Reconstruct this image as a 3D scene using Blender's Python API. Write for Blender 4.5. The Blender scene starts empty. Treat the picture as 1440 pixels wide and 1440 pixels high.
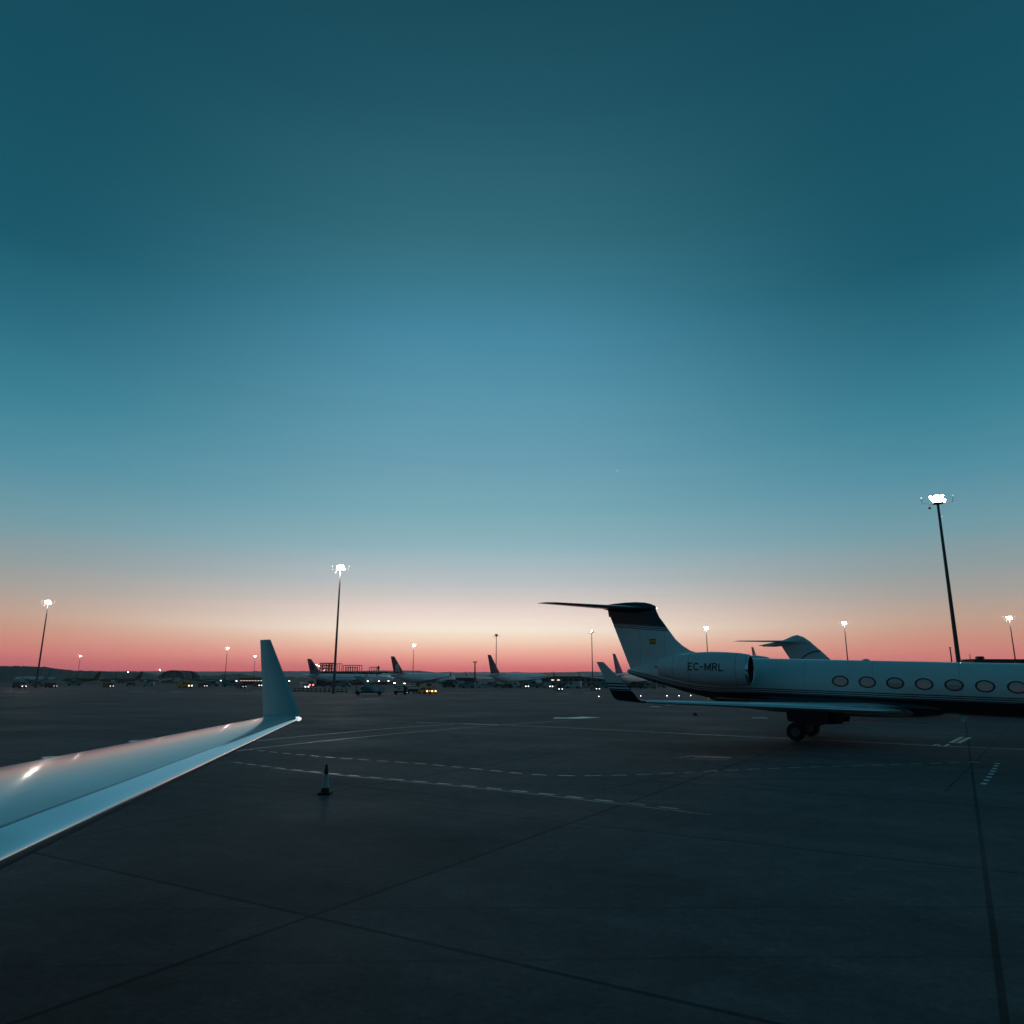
import bpy, bmesh, math, random
from math import radians, sin, cos, tan, pi, sqrt, atan2, hypot, degrees
from mathutils import Vector, Matrix
random.seed(7)
S = bpy.context.scene
COL = S.collection

# ------------------------------------------------------------------ camera
CAM_H, PITCH, ROLL, FPX = 2.95, radians(13.1), radians(.25), 1024.0
cd = bpy.data.cameras.new('camera'); cam = bpy.data.objects.new('camera', cd); COL.objects.link(cam)
cd.sensor_fit = 'HORIZONTAL'; cd.sensor_width = 36; cd.lens = 36 * FPX / 1440
cd.clip_start = .1; cd.clip_end = 30000
cam.matrix_world = Matrix.Translation((0, 0, CAM_H)) @ Matrix.Rotation(pi / 2 + PITCH, 4, 'X') @ Matrix.Rotation(ROLL, 4, 'Z')
S.camera = cam

# ------------------------------------------------------------------ sky
W = bpy.data.worlds.new('World'); S.world = W; W.use_nodes = True
nt = W.node_tree; nt.nodes.clear(); N = nt.nodes; LK = nt.links
def s2l(c):
    c = c / 255
    return c / 12.92 if c <= .04045 else ((c + .055) / 1.055) ** 2.4
def wn(t, **k):
    n = N.new(t)
    for a, b in k.items(): setattr(n, a, b)
    return n
def wmath(op, a, b=None, clamp=False):
    n = wn('ShaderNodeMath', operation=op, use_clamp=clamp)
    for i, v in enumerate((a, b)):
        if v is None: continue
        if isinstance(v, (int, float)): n.inputs[i].default_value = v
        else: LK.new(v, n.inputs[i])
    return n.outputs[0]
tc = wn('ShaderNodeTexCoord'); sep = wn('ShaderNodeSeparateXYZ'); LK.new(tc.outputs['Generated'], sep.inputs[0])
elv = wmath('MULTIPLY', wmath('ARCSINE', sep.outputs[2]), degrees(1) / 50, True)
azd = wmath('ABSOLUTE', wmath('ADD', wmath('MULTIPLY', wmath('ARCTAN2', sep.outputs[0], sep.outputs[1]), degrees(1)), 2.5))
def ramp(stops):
    n = wn('ShaderNodeValToRGB'); cr = n.color_ramp
    stops = sorted(stops)
    while len(cr.elements) < len(stops): cr.elements.new(.5)
    for e, (p, r, g, b) in zip(cr.elements, stops):
        e.position = p / 50
    for e, (p, r, g, b) in zip(cr.elements, stops):
        e.color = (s2l(r), s2l(g), s2l(b), 1)
    LK.new(elv, n.inputs[0]); return n.outputs[0]
r_mid = ramp([(50, 20, 70, 86), (42, 33, 86, 102), (33.8, 50, 107, 122), (30.3, 58, 120, 140), (26.7, 70, 135, 160), (22.4, 86, 147, 170), (16.9, 106, 158, 178), (13, 122, 170, 182), (10.3, 145, 180, 190), (7.5, 188, 194, 197), (6.1, 218, 207, 201), (5, 243, 223, 213), (3.9, 255, 240, 222), (3.1, 253, 220, 195), (2.3, 250, 187, 166), (1.5, 246, 152, 142), (.9, 238, 118, 120), (0, 220, 100, 112)])
r_edge = ramp([(50, 18, 68, 84), (36, 22, 80, 97), (28.3, 25, 88, 106), (23.1, 42, 108, 129), (18.6, 57, 127, 147), (14.2, 82, 142, 162), (10.4, 113, 155, 166), (7.6, 146, 158, 160), (5.8, 170, 162, 155), (4.2, 196, 162, 143), (3, 209, 148, 130), (1.9, 219, 132, 124), (.9, 214, 108, 114), (0, 195, 92, 104)])
r_back = ramp([(50, 14, 64, 80), (30, 20, 76, 94), (12, 30, 82, 98), (5, 42, 82, 98), (0, 50, 76, 90)])
def wmap(v, a, b):
    n = wn('ShaderNodeMapRange', interpolation_type='SMOOTHSTEP'); LK.new(v, n.inputs[0])
    n.inputs[1].default_value = a; n.inputs[2].default_value = b; return n.outputs[0]
def wmix(f, a, b):
    n = wn('ShaderNodeMix', data_type='RGBA'); LK.new(f, n.inputs[0]); LK.new(a, n.inputs[6]); LK.new(b, n.inputs[7]); return n.outputs[2]
sky_c = wmix(wmap(azd, 55, 135), wmix(wmap(azd, 2, 36), r_mid, r_edge), r_back)
# thin cloud streaks low in the west
mp = wn('ShaderNodeMapping'); mp.inputs['Scale'].default_value = (2.2, 2.2, 60); LK.new(tc.outputs['Generated'], mp.inputs[0])
nz = wn('ShaderNodeTexNoise'); nz.inputs['Scale'].default_value = 1.6; nz.inputs['Detail'].default_value = 4; LK.new(mp.outputs[0], nz.inputs[0])
stk = wn('ShaderNodeMapRange'); LK.new(nz.outputs[0], stk.inputs[0]); stk.inputs[1].default_value = .35; stk.inputs[2].default_value = .7; stk.inputs[3].default_value = 1.008; stk.inputs[4].default_value = .985
vs = wn('ShaderNodeVectorMath', operation='SCALE'); LK.new(sky_c, vs.inputs[0]); LK.new(stk.outputs[0], vs.inputs[3])
bg = wn('ShaderNodeBackground'); bg.inputs[1].default_value = 1.0; LK.new(vs.outputs[0], bg.inputs[0])
# the physical twilight sky adds a little on top
nsk = wn('ShaderNodeTexSky', sky_type='NISHITA'); nsk.sun_disc = False; nsk.sun_elevation = radians(-1.0); nsk.sun_rotation = radians(-2.5)
bg2 = wn('ShaderNodeBackground'); bg2.inputs[1].default_value = .004; LK.new(nsk.outputs[0], bg2.inputs[0])
addw = wn('ShaderNodeAddShader'); LK.new(bg.outputs[0], addw.inputs[0]); LK.new(bg2.outputs[0], addw.inputs[1])
ow = wn('ShaderNodeOutputWorld'); LK.new(addw.outputs[0], ow.inputs[0])
S.view_settings.view_transform = 'Standard'; S.view_settings.look = 'None'; S.view_settings.exposure = 0; S.view_settings.gamma = 1
S.cycles.max_bounces = 6; S.cycles.volume_bounces = 0; S.cycles.use_denoising = True

# ------------------------------------------------------------------ rays to places
def ray(x, y):
    X = (x - 720) / FPX; Y = -(y - 720) / FPX
    c, s = cos(ROLL), sin(ROLL); X, Y = X * c - Y * s, X * s + Y * c
    return Vector((X, cos(PITCH) - Y * sin(PITCH), sin(PITCH) + Y * cos(PITCH)))
def gnd(x, y, z=0.0):
    r = ray(x, y); t = (z - CAM_H) / r.z; return Vector((0, 0, CAM_H)) + r * t
def far(x, y, Z):
    r = ray(x, y); return Vector((0, 0, CAM_H)) + r * (Z / r.y)

# ------------------------------------------------------------------ materials
def mat(name, col, rough=.6, metal=0, spec=.5, coat=0, noise=0, nscale=3, bump=0, emit=None, estr=0, dirt=None, coatr=.05):
    m = bpy.data.materials.new(name); m.use_nodes = True; t = m.node_tree; b = t.nodes['Principled BSDF']
    b.inputs['Roughness'].default_value = rough; b.inputs['Metallic'].default_value = metal
    b.inputs['Specular IOR Level'].default_value = spec; b.inputs['Coat Weight'].default_value = coat; b.inputs['Coat Roughness'].default_value = coatr
    b.inputs['Base Color'].default_value = (*col, 1)
    if noise:
        tx = t.nodes.new('ShaderNodeTexCoord'); n = t.nodes.new('ShaderNodeTexNoise'); n.inputs['Scale'].default_value = nscale; n.inputs['Detail'].default_value = 6
        t.links.new(tx.outputs['Object'], n.inputs[0])
        mr = t.nodes.new('ShaderNodeMapRange'); t.links.new(n.outputs[0], mr.inputs[0]); mr.inputs[1].default_value = .3; mr.inputs[2].default_value = .7
        mr.inputs[3].default_value = 1 - noise; mr.inputs[4].default_value = 1 + noise * .5
        v = t.nodes.new('ShaderNodeVectorMath'); v.operation = 'SCALE'; v.inputs[0].default_value = col; t.links.new(mr.outputs[0], v.inputs[3]); t.links.new(v.outputs[0], b.inputs['Base Color'])
        r2 = t.nodes.new('ShaderNodeMapRange'); t.links.new(n.outputs[0], r2.inputs[0]); r2.inputs[1].default_value = .3; r2.inputs[2].default_value = .7
        r2.inputs[3].default_value = rough * .8; r2.inputs[4].default_value = min(1, rough * 1.25); t.links.new(r2.outputs[0], b.inputs['Roughness'])
        if bump:
            bp = t.nodes.new('ShaderNodeBump'); bp.inputs['Strength'].default_value = bump; t.links.new(n.outputs[0], bp.inputs['Height']); t.links.new(bp.outputs[0], b.inputs['Normal'])
    if emit:
        b.inputs['Emission Color'].default_value = (*emit, 1); b.inputs['Emission Strength'].default_value = estr
        m.cycles.emission_sampling = 'NONE'
    return m

def livery_mat(name, white=(.82, .82, .82), dark=(.012, .013, .022), rough=.2):
    """UV.y = metres above the lower edge of the white paint: white above, thin pinstripes in the next .3 m, dark below"""
    m = bpy.data.materials.new(name); m.use_nodes = True; t = m.node_tree; b = t.nodes['Principled BSDF']
    n, l = t.nodes.new, t.links.new
    uv = n('ShaderNodeUVMap'); uv.uv_map = 'UVMap'; sp = n('ShaderNodeSeparateXYZ'); l(uv.outputs[0], sp.inputs[0])
    def M(op, a, c=None):
        q = n('ShaderNodeMath'); q.operation = op
        for i, v in enumerate((a, c)):
            if v is None: continue
            if isinstance(v, (int, float)): q.inputs[i].default_value = v
            else: l(v, q.inputs[i])
        return q.outputs[0]
    v = sp.outputs[1]
    isw = M('GREATER_THAN', v, 0)
    isband = M('GREATER_THAN', v, -.31)
    st = M('GREATER_THAN', M('FRACT', M('DIVIDE', M('ADD', v, 10), .1)), .5)
    k = M('MAXIMUM', isw, M('MULTIPLY', isband, st))
    mx = n('ShaderNodeMix'); mx.data_type = 'RGBA'; l(k, mx.inputs[0]); mx.inputs[6].default_value = (*dark, 1); mx.inputs[7].default_value = (*white, 1)
    tx = n('ShaderNodeTexCoord'); nz = n('ShaderNodeTexNoise'); nz.inputs['Scale'].default_value = 1.3; nz.inputs['Detail'].default_value = 5; l(tx.outputs['Object'], nz.inputs[0])
    mr = n('ShaderNodeMapRange'); l(nz.outputs[0], mr.inputs[0]); mr.inputs[1].default_value = .3; mr.inputs[2].default_value = .7; mr.inputs[3].default_value = .93; mr.inputs[4].default_value = 1.02
    vs = n('ShaderNodeVectorMath'); vs.operation = 'SCALE'; l(mx.outputs[2], vs.inputs[0]); l(mr.outputs[0], vs.inputs[3]); l(vs.outputs[0], b.inputs['Base Color'])
    b.inputs['Roughness'].default_value = .35; b.inputs['Coat Weight'].default_value = .4; b.inputs['Coat Roughness'].default_value = .08
    return m

def wing_mat(name, white=(.72, .73, .74)):
    """UV.x = chord fraction: bare metal leading edge ahead of the slat line, painted panels behind, seams at the spars"""
    m = bpy.data.materials.new(name); m.use_nodes = True; t = m.node_tree; b = t.nodes['Principled BSDF']
    n, l = t.nodes.new, t.links.new
    uv = n('ShaderNodeUVMap'); uv.uv_map = 'UVMap'; sp = n('ShaderNodeSeparateXYZ'); l(uv.outputs[0], sp.inputs[0])
    def M(op, a, c=None):
        q = n('ShaderNodeMath'); q.operation = op
        for i, v in enumerate((a, c)):
            if v is None: continue
            if isinstance(v, (int, float)): q.inputs[i].default_value = v
            else: l(v, q.inputs[i])
        return q.outputs[0]
    u = sp.outputs[0]
    le = M('LESS_THAN', u, .075)
    seam = M('LESS_THAN', M('ABSOLUTE', M('SUBTRACT', u, .075)), .004)
    seam2 = M('LESS_THAN', M('ABSOLUTE', M('SUBTRACT', u, .76)), .003)
    sm = M('MAXIMUM', seam, seam2)
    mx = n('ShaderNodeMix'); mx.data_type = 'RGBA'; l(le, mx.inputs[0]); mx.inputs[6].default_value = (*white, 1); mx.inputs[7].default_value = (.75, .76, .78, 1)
    m2 = n('ShaderNodeMix'); m2.data_type = 'RGBA'; l(sm, m2.inputs[0]); l(mx.outputs[2], m2.inputs[6]); m2.inputs[7].default_value = (.05, .05, .06, 1)
    tx = n('ShaderNodeTexCoord'); nz = n('ShaderNodeTexNoise'); nz.inputs['Scale'].default_value = 1.1; nz.inputs['Detail'].default_value = 6; l(tx.outputs['Object'], nz.inputs[0])
    mr = n('ShaderNodeMapRange'); l(nz.outputs[0], mr.inputs[0]); mr.inputs[1].default_value = .3; mr.inputs[2].default_value = .7; mr.inputs[3].default_value = .88; mr.inputs[4].default_value = 1.03
    vs = n('ShaderNodeVectorMath'); vs.operation = 'SCALE'; l(m2.outputs[2], vs.inputs[0]); l(mr.outputs[0], vs.inputs[3]); l(vs.outputs[0], b.inputs['Base Color'])
    l(M('MULTIPLY', le, .9), b.inputs['Metallic'])
    l(M('ADD', .3, M('MULTIPLY', le, -.17)), b.inputs['Roughness'])
    b.inputs['Coat Weight'].default_value = .55; b.inputs['Coat Roughness'].default_value = .11
    return m

M_liv = livery_mat('striped_livery_paint')
M_wing = wing_mat('wing_paint')
M_white = mat('white_paint', (.76, .77, .78), .35, coat=.4, noise=.06, nscale=1.2)
M_dark = mat('dark_navy_paint', (.012, .013, .022), .25, coat=.4, noise=.1)
def seamed(m, xs, w=.012, dk=.35):
    t = m.node_tree; b = t.nodes['Principled BSDF']; n, l = t.nodes.new, t.links.new
    tx = n('ShaderNodeTexCoord'); sp = n('ShaderNodeSeparateXYZ'); l(tx.outputs['Object'], sp.inputs[0]); acc = None
    for ax, x in xs:
        q = n('ShaderNodeMath'); q.operation = 'COMPARE'; l(sp.outputs[ax], q.inputs[0]); q.inputs[1].default_value = x; q.inputs[2].default_value = w
        if acc is None: acc = q.outputs[0]
        else:
            a = n('ShaderNodeMath'); a.operation = 'MAXIMUM'; l(acc, a.inputs[0]); l(q.outputs[0], a.inputs[1]); acc = a.outputs[0]
    mr = n('ShaderNodeMapRange'); l(acc, mr.inputs[0]); mr.inputs[3].default_value = 1; mr.inputs[4].default_value = dk
    vs = n('ShaderNodeVectorMath'); vs.operation = 'SCALE'; src = b.inputs['Base Color'].links[0].from_socket; l(src, vs.inputs[0]); l(mr.outputs[0], vs.inputs[3]); l(vs.outputs[0], b.inputs['Base Color'])
seamed(M_liv, [(0, x) for x in (-9.9, -8.3, -3.1, -.2, 3.1, 6.95, 9.9, 12.4)], .009, .55)
seamed(M_wing, [(1, y * sd) for y in (4.2, 10.1) for sd in (-1, 1)], .006, .6)
M_nac = mat('nacelle_paint', (.76, .77, .78), .35, coat=.4, noise=.08, nscale=1.6); seamed(M_nac, [(0, -3.35), (0, -5.95), (0, -6.9)], .014, .4)
M_air = mat('airliner_paint', (.88, .9, .92), .35, coat=.3, noise=.05, nscale=.3)
M_lip = mat('intake_lip_metal', (.85, .86, .88), .12, metal=1, noise=.04, nscale=8)
M_metal = mat('polished_metal', (.6, .62, .64), .22, metal=1, noise=.08, nscale=8)
M_gun = mat('dull_metal', (.2, .2, .21), .5, metal=.7, noise=.15, nscale=10)
M_black = mat('black_rubber', (.018, .018, .02), .75, noise=.2, nscale=20)
M_cav = mat('black_cavity', (.008, .008, .01), .8)
M_glass = mat('cabin_glass', (.02, .025, .03), .08, spec=.8, coat=.5)
M_shade = mat('pleated_shade', (.5, .45, .42), .8, emit=(.9, 1.0, 1.1), estr=.006)  # blind carries a slight painted glow like the panes
M_ring = mat('window_seal', (.03, .04, .05), .5)
M_text = mat('black_lettering', (.01, .01, .014), .4)
M_red = mat('flag_red', (.9, .02, .03), .5); M_yel = mat('flag_yellow', (.8, .38, .05), .5)
M_galv = mat('galvanised_pole', (.10, .10, .105), .6, metal=.3, noise=.2, nscale=2)
M_lamp = mat('lamp_lens', (.9, .9, .85), .3, emit=(1, .93, .8), estr=45)
M_lampw = mat('small_white_lamp', (.9, .9, .85), .3, emit=(1, .95, .85), estr=3.5)
M_lampo = mat('small_amber_lamp', (.9, .6, .2), .3, emit=(1, .55, .2), estr=5)
M_lampr = mat('small_red_lamp', (.9, .1, .1), .3, emit=(1, .2, .2), estr=2.5)
M_litwin = mat('lit_window', (.8, .75, .6), .4, emit=(1, .85, .65), estr=1.2)
M_conc = mat('wall_concrete', (.22, .21, .2), .8, noise=.15, nscale=.3)
M_brick = mat('terminal_cladding', (.12, .05, .05), .8, noise=.2, nscale=.3)
M_roof = mat('dark_roof', (.04, .035, .04), .7, noise=.2, nscale=.2)
M_win = mat('dark_window', (.02, .03, .035), .15)
M_truss = mat('red_steel', (.28, .04, .04), .6, noise=.1)
M_vw = mat('vehicle_white', (.5, .52, .53), .4, coat=.3, noise=.08)
M_vd = mat('vehicle_dark', (.05, .055, .06), .5, noise=.15)
M_vy = mat('vehicle_yellow', (.5, .26, .03), .45, noise=.1)
M_vg = mat('vehicle_teal', (.12, .26, .24), .5, noise=.1)
M_vr = mat('vehicle_red', (.35, .03, .03), .45, noise=.1)
M_fabric = mat('canvas_grey', (.25, .26, .27), .9, noise=.1)

def ground_mat():
    m = bpy.data.materials.new('airfield_surface'); m.use_nodes = True; t = m.node_tree; b = t.nodes['Principled BSDF']
    n, l = t.nodes.new, t.links.new
    g = n('ShaderNodeNewGeometry')
    mp = n('ShaderNodeMapping'); l(g.outputs['Position'], mp.inputs[0]); mp.inputs['Rotation'].default_value = (0, 0, radians(31))
    def noise(sc, det, vec=None, rgh=.6):
        q = n('ShaderNodeTexNoise'); q.inputs['Scale'].default_value = sc; q.inputs['Detail'].default_value = det; q.inputs['Roughness'].default_value = rgh; l(vec or g.outputs['Position'], q.inputs[0]); return q.outputs[0]
    def mr(v, a, c, x, y):
        q = n('ShaderNodeMapRange'); l(v, q.inputs[0])
        for i, k in enumerate((a, c, x, y)): q.inputs[i + 1].default_value = k
        return q.outputs[0]
    def M(op, a, c=None):
        q = n('ShaderNodeMath'); q.operation = op
        for i, v in enumerate((a, c)):
            if v is None: continue
            if isinstance(v, (int, float)): q.inputs[i].default_value = v
            else: l(v, q.inputs[i])
        return q.outputs[0]
    big = mr(noise(.035, 5), .35, .65, .78, 1.18)
    mp2 = n('ShaderNodeMapping'); l(mp.outputs[0], mp2.inputs[0]); mp2.inputs['Scale'].default_value = (.035, .5, 1)
    strk = mr(noise(1, 5, mp2.outputs[0]), .35, .7, .82, 1.12)
    fine = M('MULTIPLY', mr(noise(9, 8, rgh=.8), .3, .7, .66, 1.3), mr(noise(1.6, 6, rgh=.7), .35, .65, .84, 1.14))
    # slab joints
    bk = n('ShaderNodeTexBrick'); l(mp.outputs[0], bk.inputs[0]); bk.offset = 0; bk.inputs['Scale'].default_value = 1
    bk.inputs['Brick Width'].default_value = 7.5; bk.inputs['Row Height'].default_value = 7.5; bk.inputs['Mortar Size'].default_value = .045; bk.inputs['Mortar Smooth'].default_value = .3
    jt = mr(bk.outputs['Fac'], 0, 1, 1, .4)
    bk.inputs['Color1'].default_value = (1, 1, 1, 1); bk.inputs['Color2'].default_value = (.8, .8, .8, 1); bk.inputs['Mortar'].default_value = (.95, .95, .95, 1)
    sb = n('ShaderNodeSeparateColor'); l(bk.outputs['Color'], sb.inputs[0])
    k = M('MULTIPLY', M('MULTIPLY', M('MULTIPLY', big, strk), M('MULTIPLY', fine, jt)), sb.outputs[0])
    # oil spots
    k = M('MULTIPLY', k, mr(noise(.45, 3), .62, .72, 1, .62))
    # rubber tracks: long curved dark streaks
    mp3 = n('ShaderNodeMapping'); l(g.outputs['Position'], mp3.inputs[0]); mp3.inputs['Rotation'].default_value = (0, 0, radians(-58)); mp3.inputs['Scale'].default_value = (.012, .35, 1)
    nt3 = n('ShaderNodeTexNoise'); nt3.inputs['Scale'].default_value = 1; nt3.inputs['Detail'].default_value = 2; nt3.inputs['Distortion'].default_value = .6; l(mp3.outputs[0], nt3.inputs[0])
    k = M('MULTIPLY', k, mr(M('ABSOLUTE', M('SUBTRACT', nt3.outputs[0], .5)), 0, .012, .74, 1))
    vs = n('ShaderNodeVectorMath'); vs.operation = 'SCALE'; vs.inputs[0].default_value = (.205, .142, .142); l(k, vs.inputs[3])
    # grass beyond the apron
    sp = n('ShaderNodeSeparateXYZ'); l(g.outputs['Position'], sp.inputs[0])
    gz = mr(M('ADD', sp.outputs[1], M('MULTIPLY', noise(.02, 3), 30)), 560, 575, 0, 1)
    mx = n('ShaderNodeMix'); mx.data_type = 'RGBA'; l(gz, mx.inputs[0]); l(vs.outputs[0], mx.inputs[6]); mx.inputs[7].default_value = (.055, .06, .03, 1)
    l(mx.outputs[2], b.inputs['Base Color'])
    l(mr(noise(.12, 5), .3, .7, .58, .78), b.inputs['Roughness'])
    b.inputs['Specular IOR Level'].default_value = .05
    bp = n('ShaderNodeBump'); bp.inputs['Strength'].default_value = .25; bp.inputs['Distance'].default_value = .02; l(noise(14, 6), bp.inputs['Height']); l(bp.outputs[0], b.inputs['Normal'])
    return m
M_ground = ground_mat()
def worn_paint(name, col, keep=.5):
    m = bpy.data.materials.new(name); m.use_nodes = True; t = m.node_tree; b = t.nodes['Principled BSDF']; n, l = t.nodes.new, t.links.new
    g = n('ShaderNodeNewGeometry'); q = n('ShaderNodeTexNoise'); q.inputs['Scale'].default_value = 2.5; q.inputs['Detail'].default_value = 7; q.inputs['Roughness'].default_value = .75; l(g.outputs['Position'], q.inputs[0])
    r = n('ShaderNodeMapRange'); l(q.outputs[0], r.inputs[0]); r.inputs[1].default_value = keep - .12; r.inputs[2].default_value = keep + .12
    mx = n('ShaderNodeMix'); mx.data_type = 'RGBA'; l(r.outputs[0], mx.inputs[0]); mx.inputs[6].default_value = (.1, .085, .08, 1); mx.inputs[7].default_value = (*col, 1); l(mx.outputs[2], b.inputs['Base Color'])
    b.inputs['Roughness'].default_value = .4
    return m
M_line = worn_paint('worn_white_paint', (.55, .53, .52), .54)
M_line2 = worn_paint('faint_white_paint', (.55, .53, .5), .5)
M_bright = worn_paint('fresh_white_paint', (.8, .78, .76), .32)
M_ypaint = worn_paint('worn_yellow_paint', (.8, .58, .4), .4)

# ------------------------------------------------------------------ mesh tools
class MB:
    def __init__(s): s.v = []; s.f = []; s.uv = {}; s.m = {}; s.mi = 0
    def vert(s, p, uv=None):
        s.v.append(tuple(p))
        if uv is not None: s.uv[len(s.v) - 1] = uv
        return len(s.v) - 1
    def face(s, idx):
        s.f.append(tuple(idx)); s.m[len(s.f) - 1] = s.mi
    def box(s, x0, x1, y0, y1, z0, z1, R=None, o=(0, 0, 0)):
        b = len(s.v); o = Vector(o)
        for p in [(x0, y0, z0), (x1, y0, z0), (x1, y1, z0), (x0, y1, z0), (x0, y0, z1), (x1, y0, z1), (x1, y1, z1), (x0, y1, z1)]:
            p = Vector(p)
            if R: p = R @ p
            s.v.append(tuple(p + o))
        for q in [(0, 3, 2, 1), (4, 5, 6, 7), (0, 1, 5, 4), (1, 2, 6, 5), (2, 3, 7, 6), (3, 0, 4, 7)]: s.face([b + i for i in q])
        return s
    def prism(s, pts, y0, y1):
        """side outline in x,z swept over y"""
        n = len(pts); b = len(s.v)
        for y in (y0, y1):
            for x, z in pts: s.v.append((x, y, z))
        s.face([b + i for i in range(n)]); s.face([b + n + i for i in reversed(range(n))])
        for i in range(n):
            j = (i + 1) % n; s.face([b + i, b + n + i, b + n + j, b + j])
        return s
    def loft(s, rings, cap=True, uvs=None, close=True):
        n = len(rings[0]); b = len(s.v)
        for ri, r in enumerate(rings):
            for pi_, p in enumerate(r): s.vert(p, uvs[ri][pi_] if uvs else None)
        for i in range(len(rings) - 1):
            for j in range(n if close else n - 1):
                k = (j + 1) % n
                s.face([b + i * n + j, b + i * n + k, b + (i + 1) * n + k, b + (i + 1) * n + j])
        if cap:
            s.face([b + j for j in reversed(range(n))]); s.face([b + (len(rings) - 1) * n + j for j in range(n)])
        return s
    def tube(s, p0, p1, r0, r1=None, n=10, cap=True):
        r1 = r0 if r1 is None else r1
        p0, p1 = Vector(p0), Vector(p1); d = (p1 - p0).normalized(); a = d.orthogonal().normalized(); c = d.cross(a)
        return s.loft([[p + a * (r * cos(2 * pi * i / n)) + c * (r * sin(2 * pi * i / n)) for i in range(n)] for p, r in ((p0, r0), (p1, r1))], cap)
    def revolve_x(s, prof, c=(0, 0, 0), n=32, cap=False):
        return s.loft([[(c[0] + x, c[1] + r * cos(2 * pi * i / n), c[2] + r * sin(2 * pi * i / n)) for i in range(n)] for x, r in prof], cap)
    def revolve_y(s, prof, c=(0, 0, 0), n=24, cap=True):
        return s.loft([[(c[0] + r * cos(2 * pi * i / n), c[1] + y, c[2] + r * sin(2 * pi * i / n)) for i in range(n)] for y, r in prof], cap)
    def revolve_z(s, prof, c=(0, 0, 0), n=16, cap=True):
        return s.loft([[(c[0] + r * cos(2 * pi * i / n), c[1] + r * sin(2 * pi * i / n), c[2] + z) for i in range(n)] for z, r in prof], cap)
    def build(s, name, mats, parent=None, smooth=False, bevel=0, angle=35):
        me = bpy.data.meshes.new(name); me.from_pydata(s.v, [], s.f)
        if not isinstance(mats, (list, tuple)): mats = [mats]
        for m in mats: me.materials.append(m)
        for i, p in enumerate(me.polygons): p.material_index = s.m.get(i, 0)
        if s.uv:
            ul = me.uv_layers.new(name='UVMap')
            for lp in me.loops: ul.data[lp.index].uv = s.uv.get(lp.vertex_index, (0, 0))
        bm = bmesh.new(); bm.from_mesh(me); bmesh.ops.recalc_face_normals(bm, faces=bm.faces)
        if bevel: bmesh.ops.bevel(bm, geom=bm.edges[:], offset=bevel, segments=2, affect='EDGES', clamp_overlap=True)
        bm.to_mesh(me); bm.free()
        if smooth:
            me.polygons.foreach_set('use_smooth', [True] * len(me.polygons)); me.set_sharp_from_angle(angle=radians(angle))
        o = bpy.data.objects.new(name, me); COL.objects.link(o)
        if parent: o.parent = parent
        return o
def tag(o, label=None, cat=None, group=None, kind=None):
    if label: o['label'] = label
    if cat: o['category'] = cat
    if group: o['group'] = group
    if kind: o['kind'] = kind
    return o
def thing(name, label, cat, loc=(0, 0, 0), rz=0, group=None, ry=0):
    o = bpy.data.objects.new(name, None); COL.objects.link(o); o.location = loc; o.rotation_euler = (0, ry, rz)
    o.empty_display_size = .3
    return tag(o, label, cat, group)
KIDS = {}
def dup(root, loc, rz, label, group=None):
    def cp(o, par):
        c = o.copy(); COL.objects.link(c)
        if par: c.parent = par
        for ch in KIDS.setdefault(o.name, [x for x in COL.objects if x.parent == o]): cp(ch, c)
        return c
    r = cp(root, None); r.location = loc; r.rotation_euler = (0, 0, rz); r['label'] = label
    if group: r['group'] = group
    return r

# ================================================================== SETTING
g = MB(); R = 6800
rad = [0, 5, 15, 30, 60, 120, 250, 500, 1000, 2500, R]; NS = 96
ids = [[g.vert((r * sin(2 * pi * i / NS), r * cos(2 * pi * i / NS), 0)) for i in range(NS)] for r in rad[1:]]
c0 = g.vert((0, 0, 0))
for i in range(NS):
    g.face([c0, ids[0][(i + 1) % NS], ids[0][i]])
    for k in range(len(ids) - 1): g.face([ids[k][i], ids[k][(i + 1) % NS], ids[k + 1][(i + 1) % NS], ids[k + 1][i]])
tag(g.build('ground', M_ground), kind='structure')

def hills(name, prof, Rd, m, seed, width=700, amp=2.5, step=.12, a0=-60, a1=60):
    """a ridge at distance Rd whose crest follows the skyline prof = [(x, y) seen]"""
    rnd = random.Random(seed)
    pr = []
    for x, y in prof:
        r = ray(x, y); pr.append((degrees(atan2(r.x, r.y)), r.z / hypot(r.x, r.y) * Rd + CAM_H))
    def H(az):
        if az <= pr[0][0]: return pr[0][1]
        for (p, q), (s_, t_) in zip(pr, pr[1:]):
            if az <= s_: return q + (t_ - q) * (az - p) / (s_ - p)
        return pr[-1][1]
    ph = [(rnd.uniform(0, 6), rnd.uniform(.6, 1.4)) for _ in range(8)]
    b = MB(); rings = []
    n = int((a1 - a0) / step)
    cross = [(-1, 0), (-.6, .35), (-.3, .75), (-.1, .97), (0, 1), (.15, .95), (.5, .6), (1, 0)]
    for i in range(n + 1):
        az = a0 + i * step; h = H(az); ring = []
        nz_ = sum(sin(az * (2 ** k) * .9 * f + p) / (1.5 ** k) for k, (p, f) in enumerate(ph)) * amp * .3 + rnd.uniform(-.5, .5) * amp * .6
        for d, k in cross:
            rr = Rd + d * width
            z = (h + nz_ * (1 if k > .5 else .3)) * k + rnd.uniform(-.5, .5) * amp * k * (0 if k == 1 else 1)
            ring.append((rr * sin(radians(az)), rr * cos(radians(az)), max(z, -2) - (3 if k == 0 else 0)))
        rings.append(ring)
    b.loft(rings, cap=False, close=False)
    return tag(b.build(name, m, smooth=False), kind='structure')
M_hill1 = mat('dark_scrub_hill', (.03, .065, .05), .9, noise=.5, nscale=.03)
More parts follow.
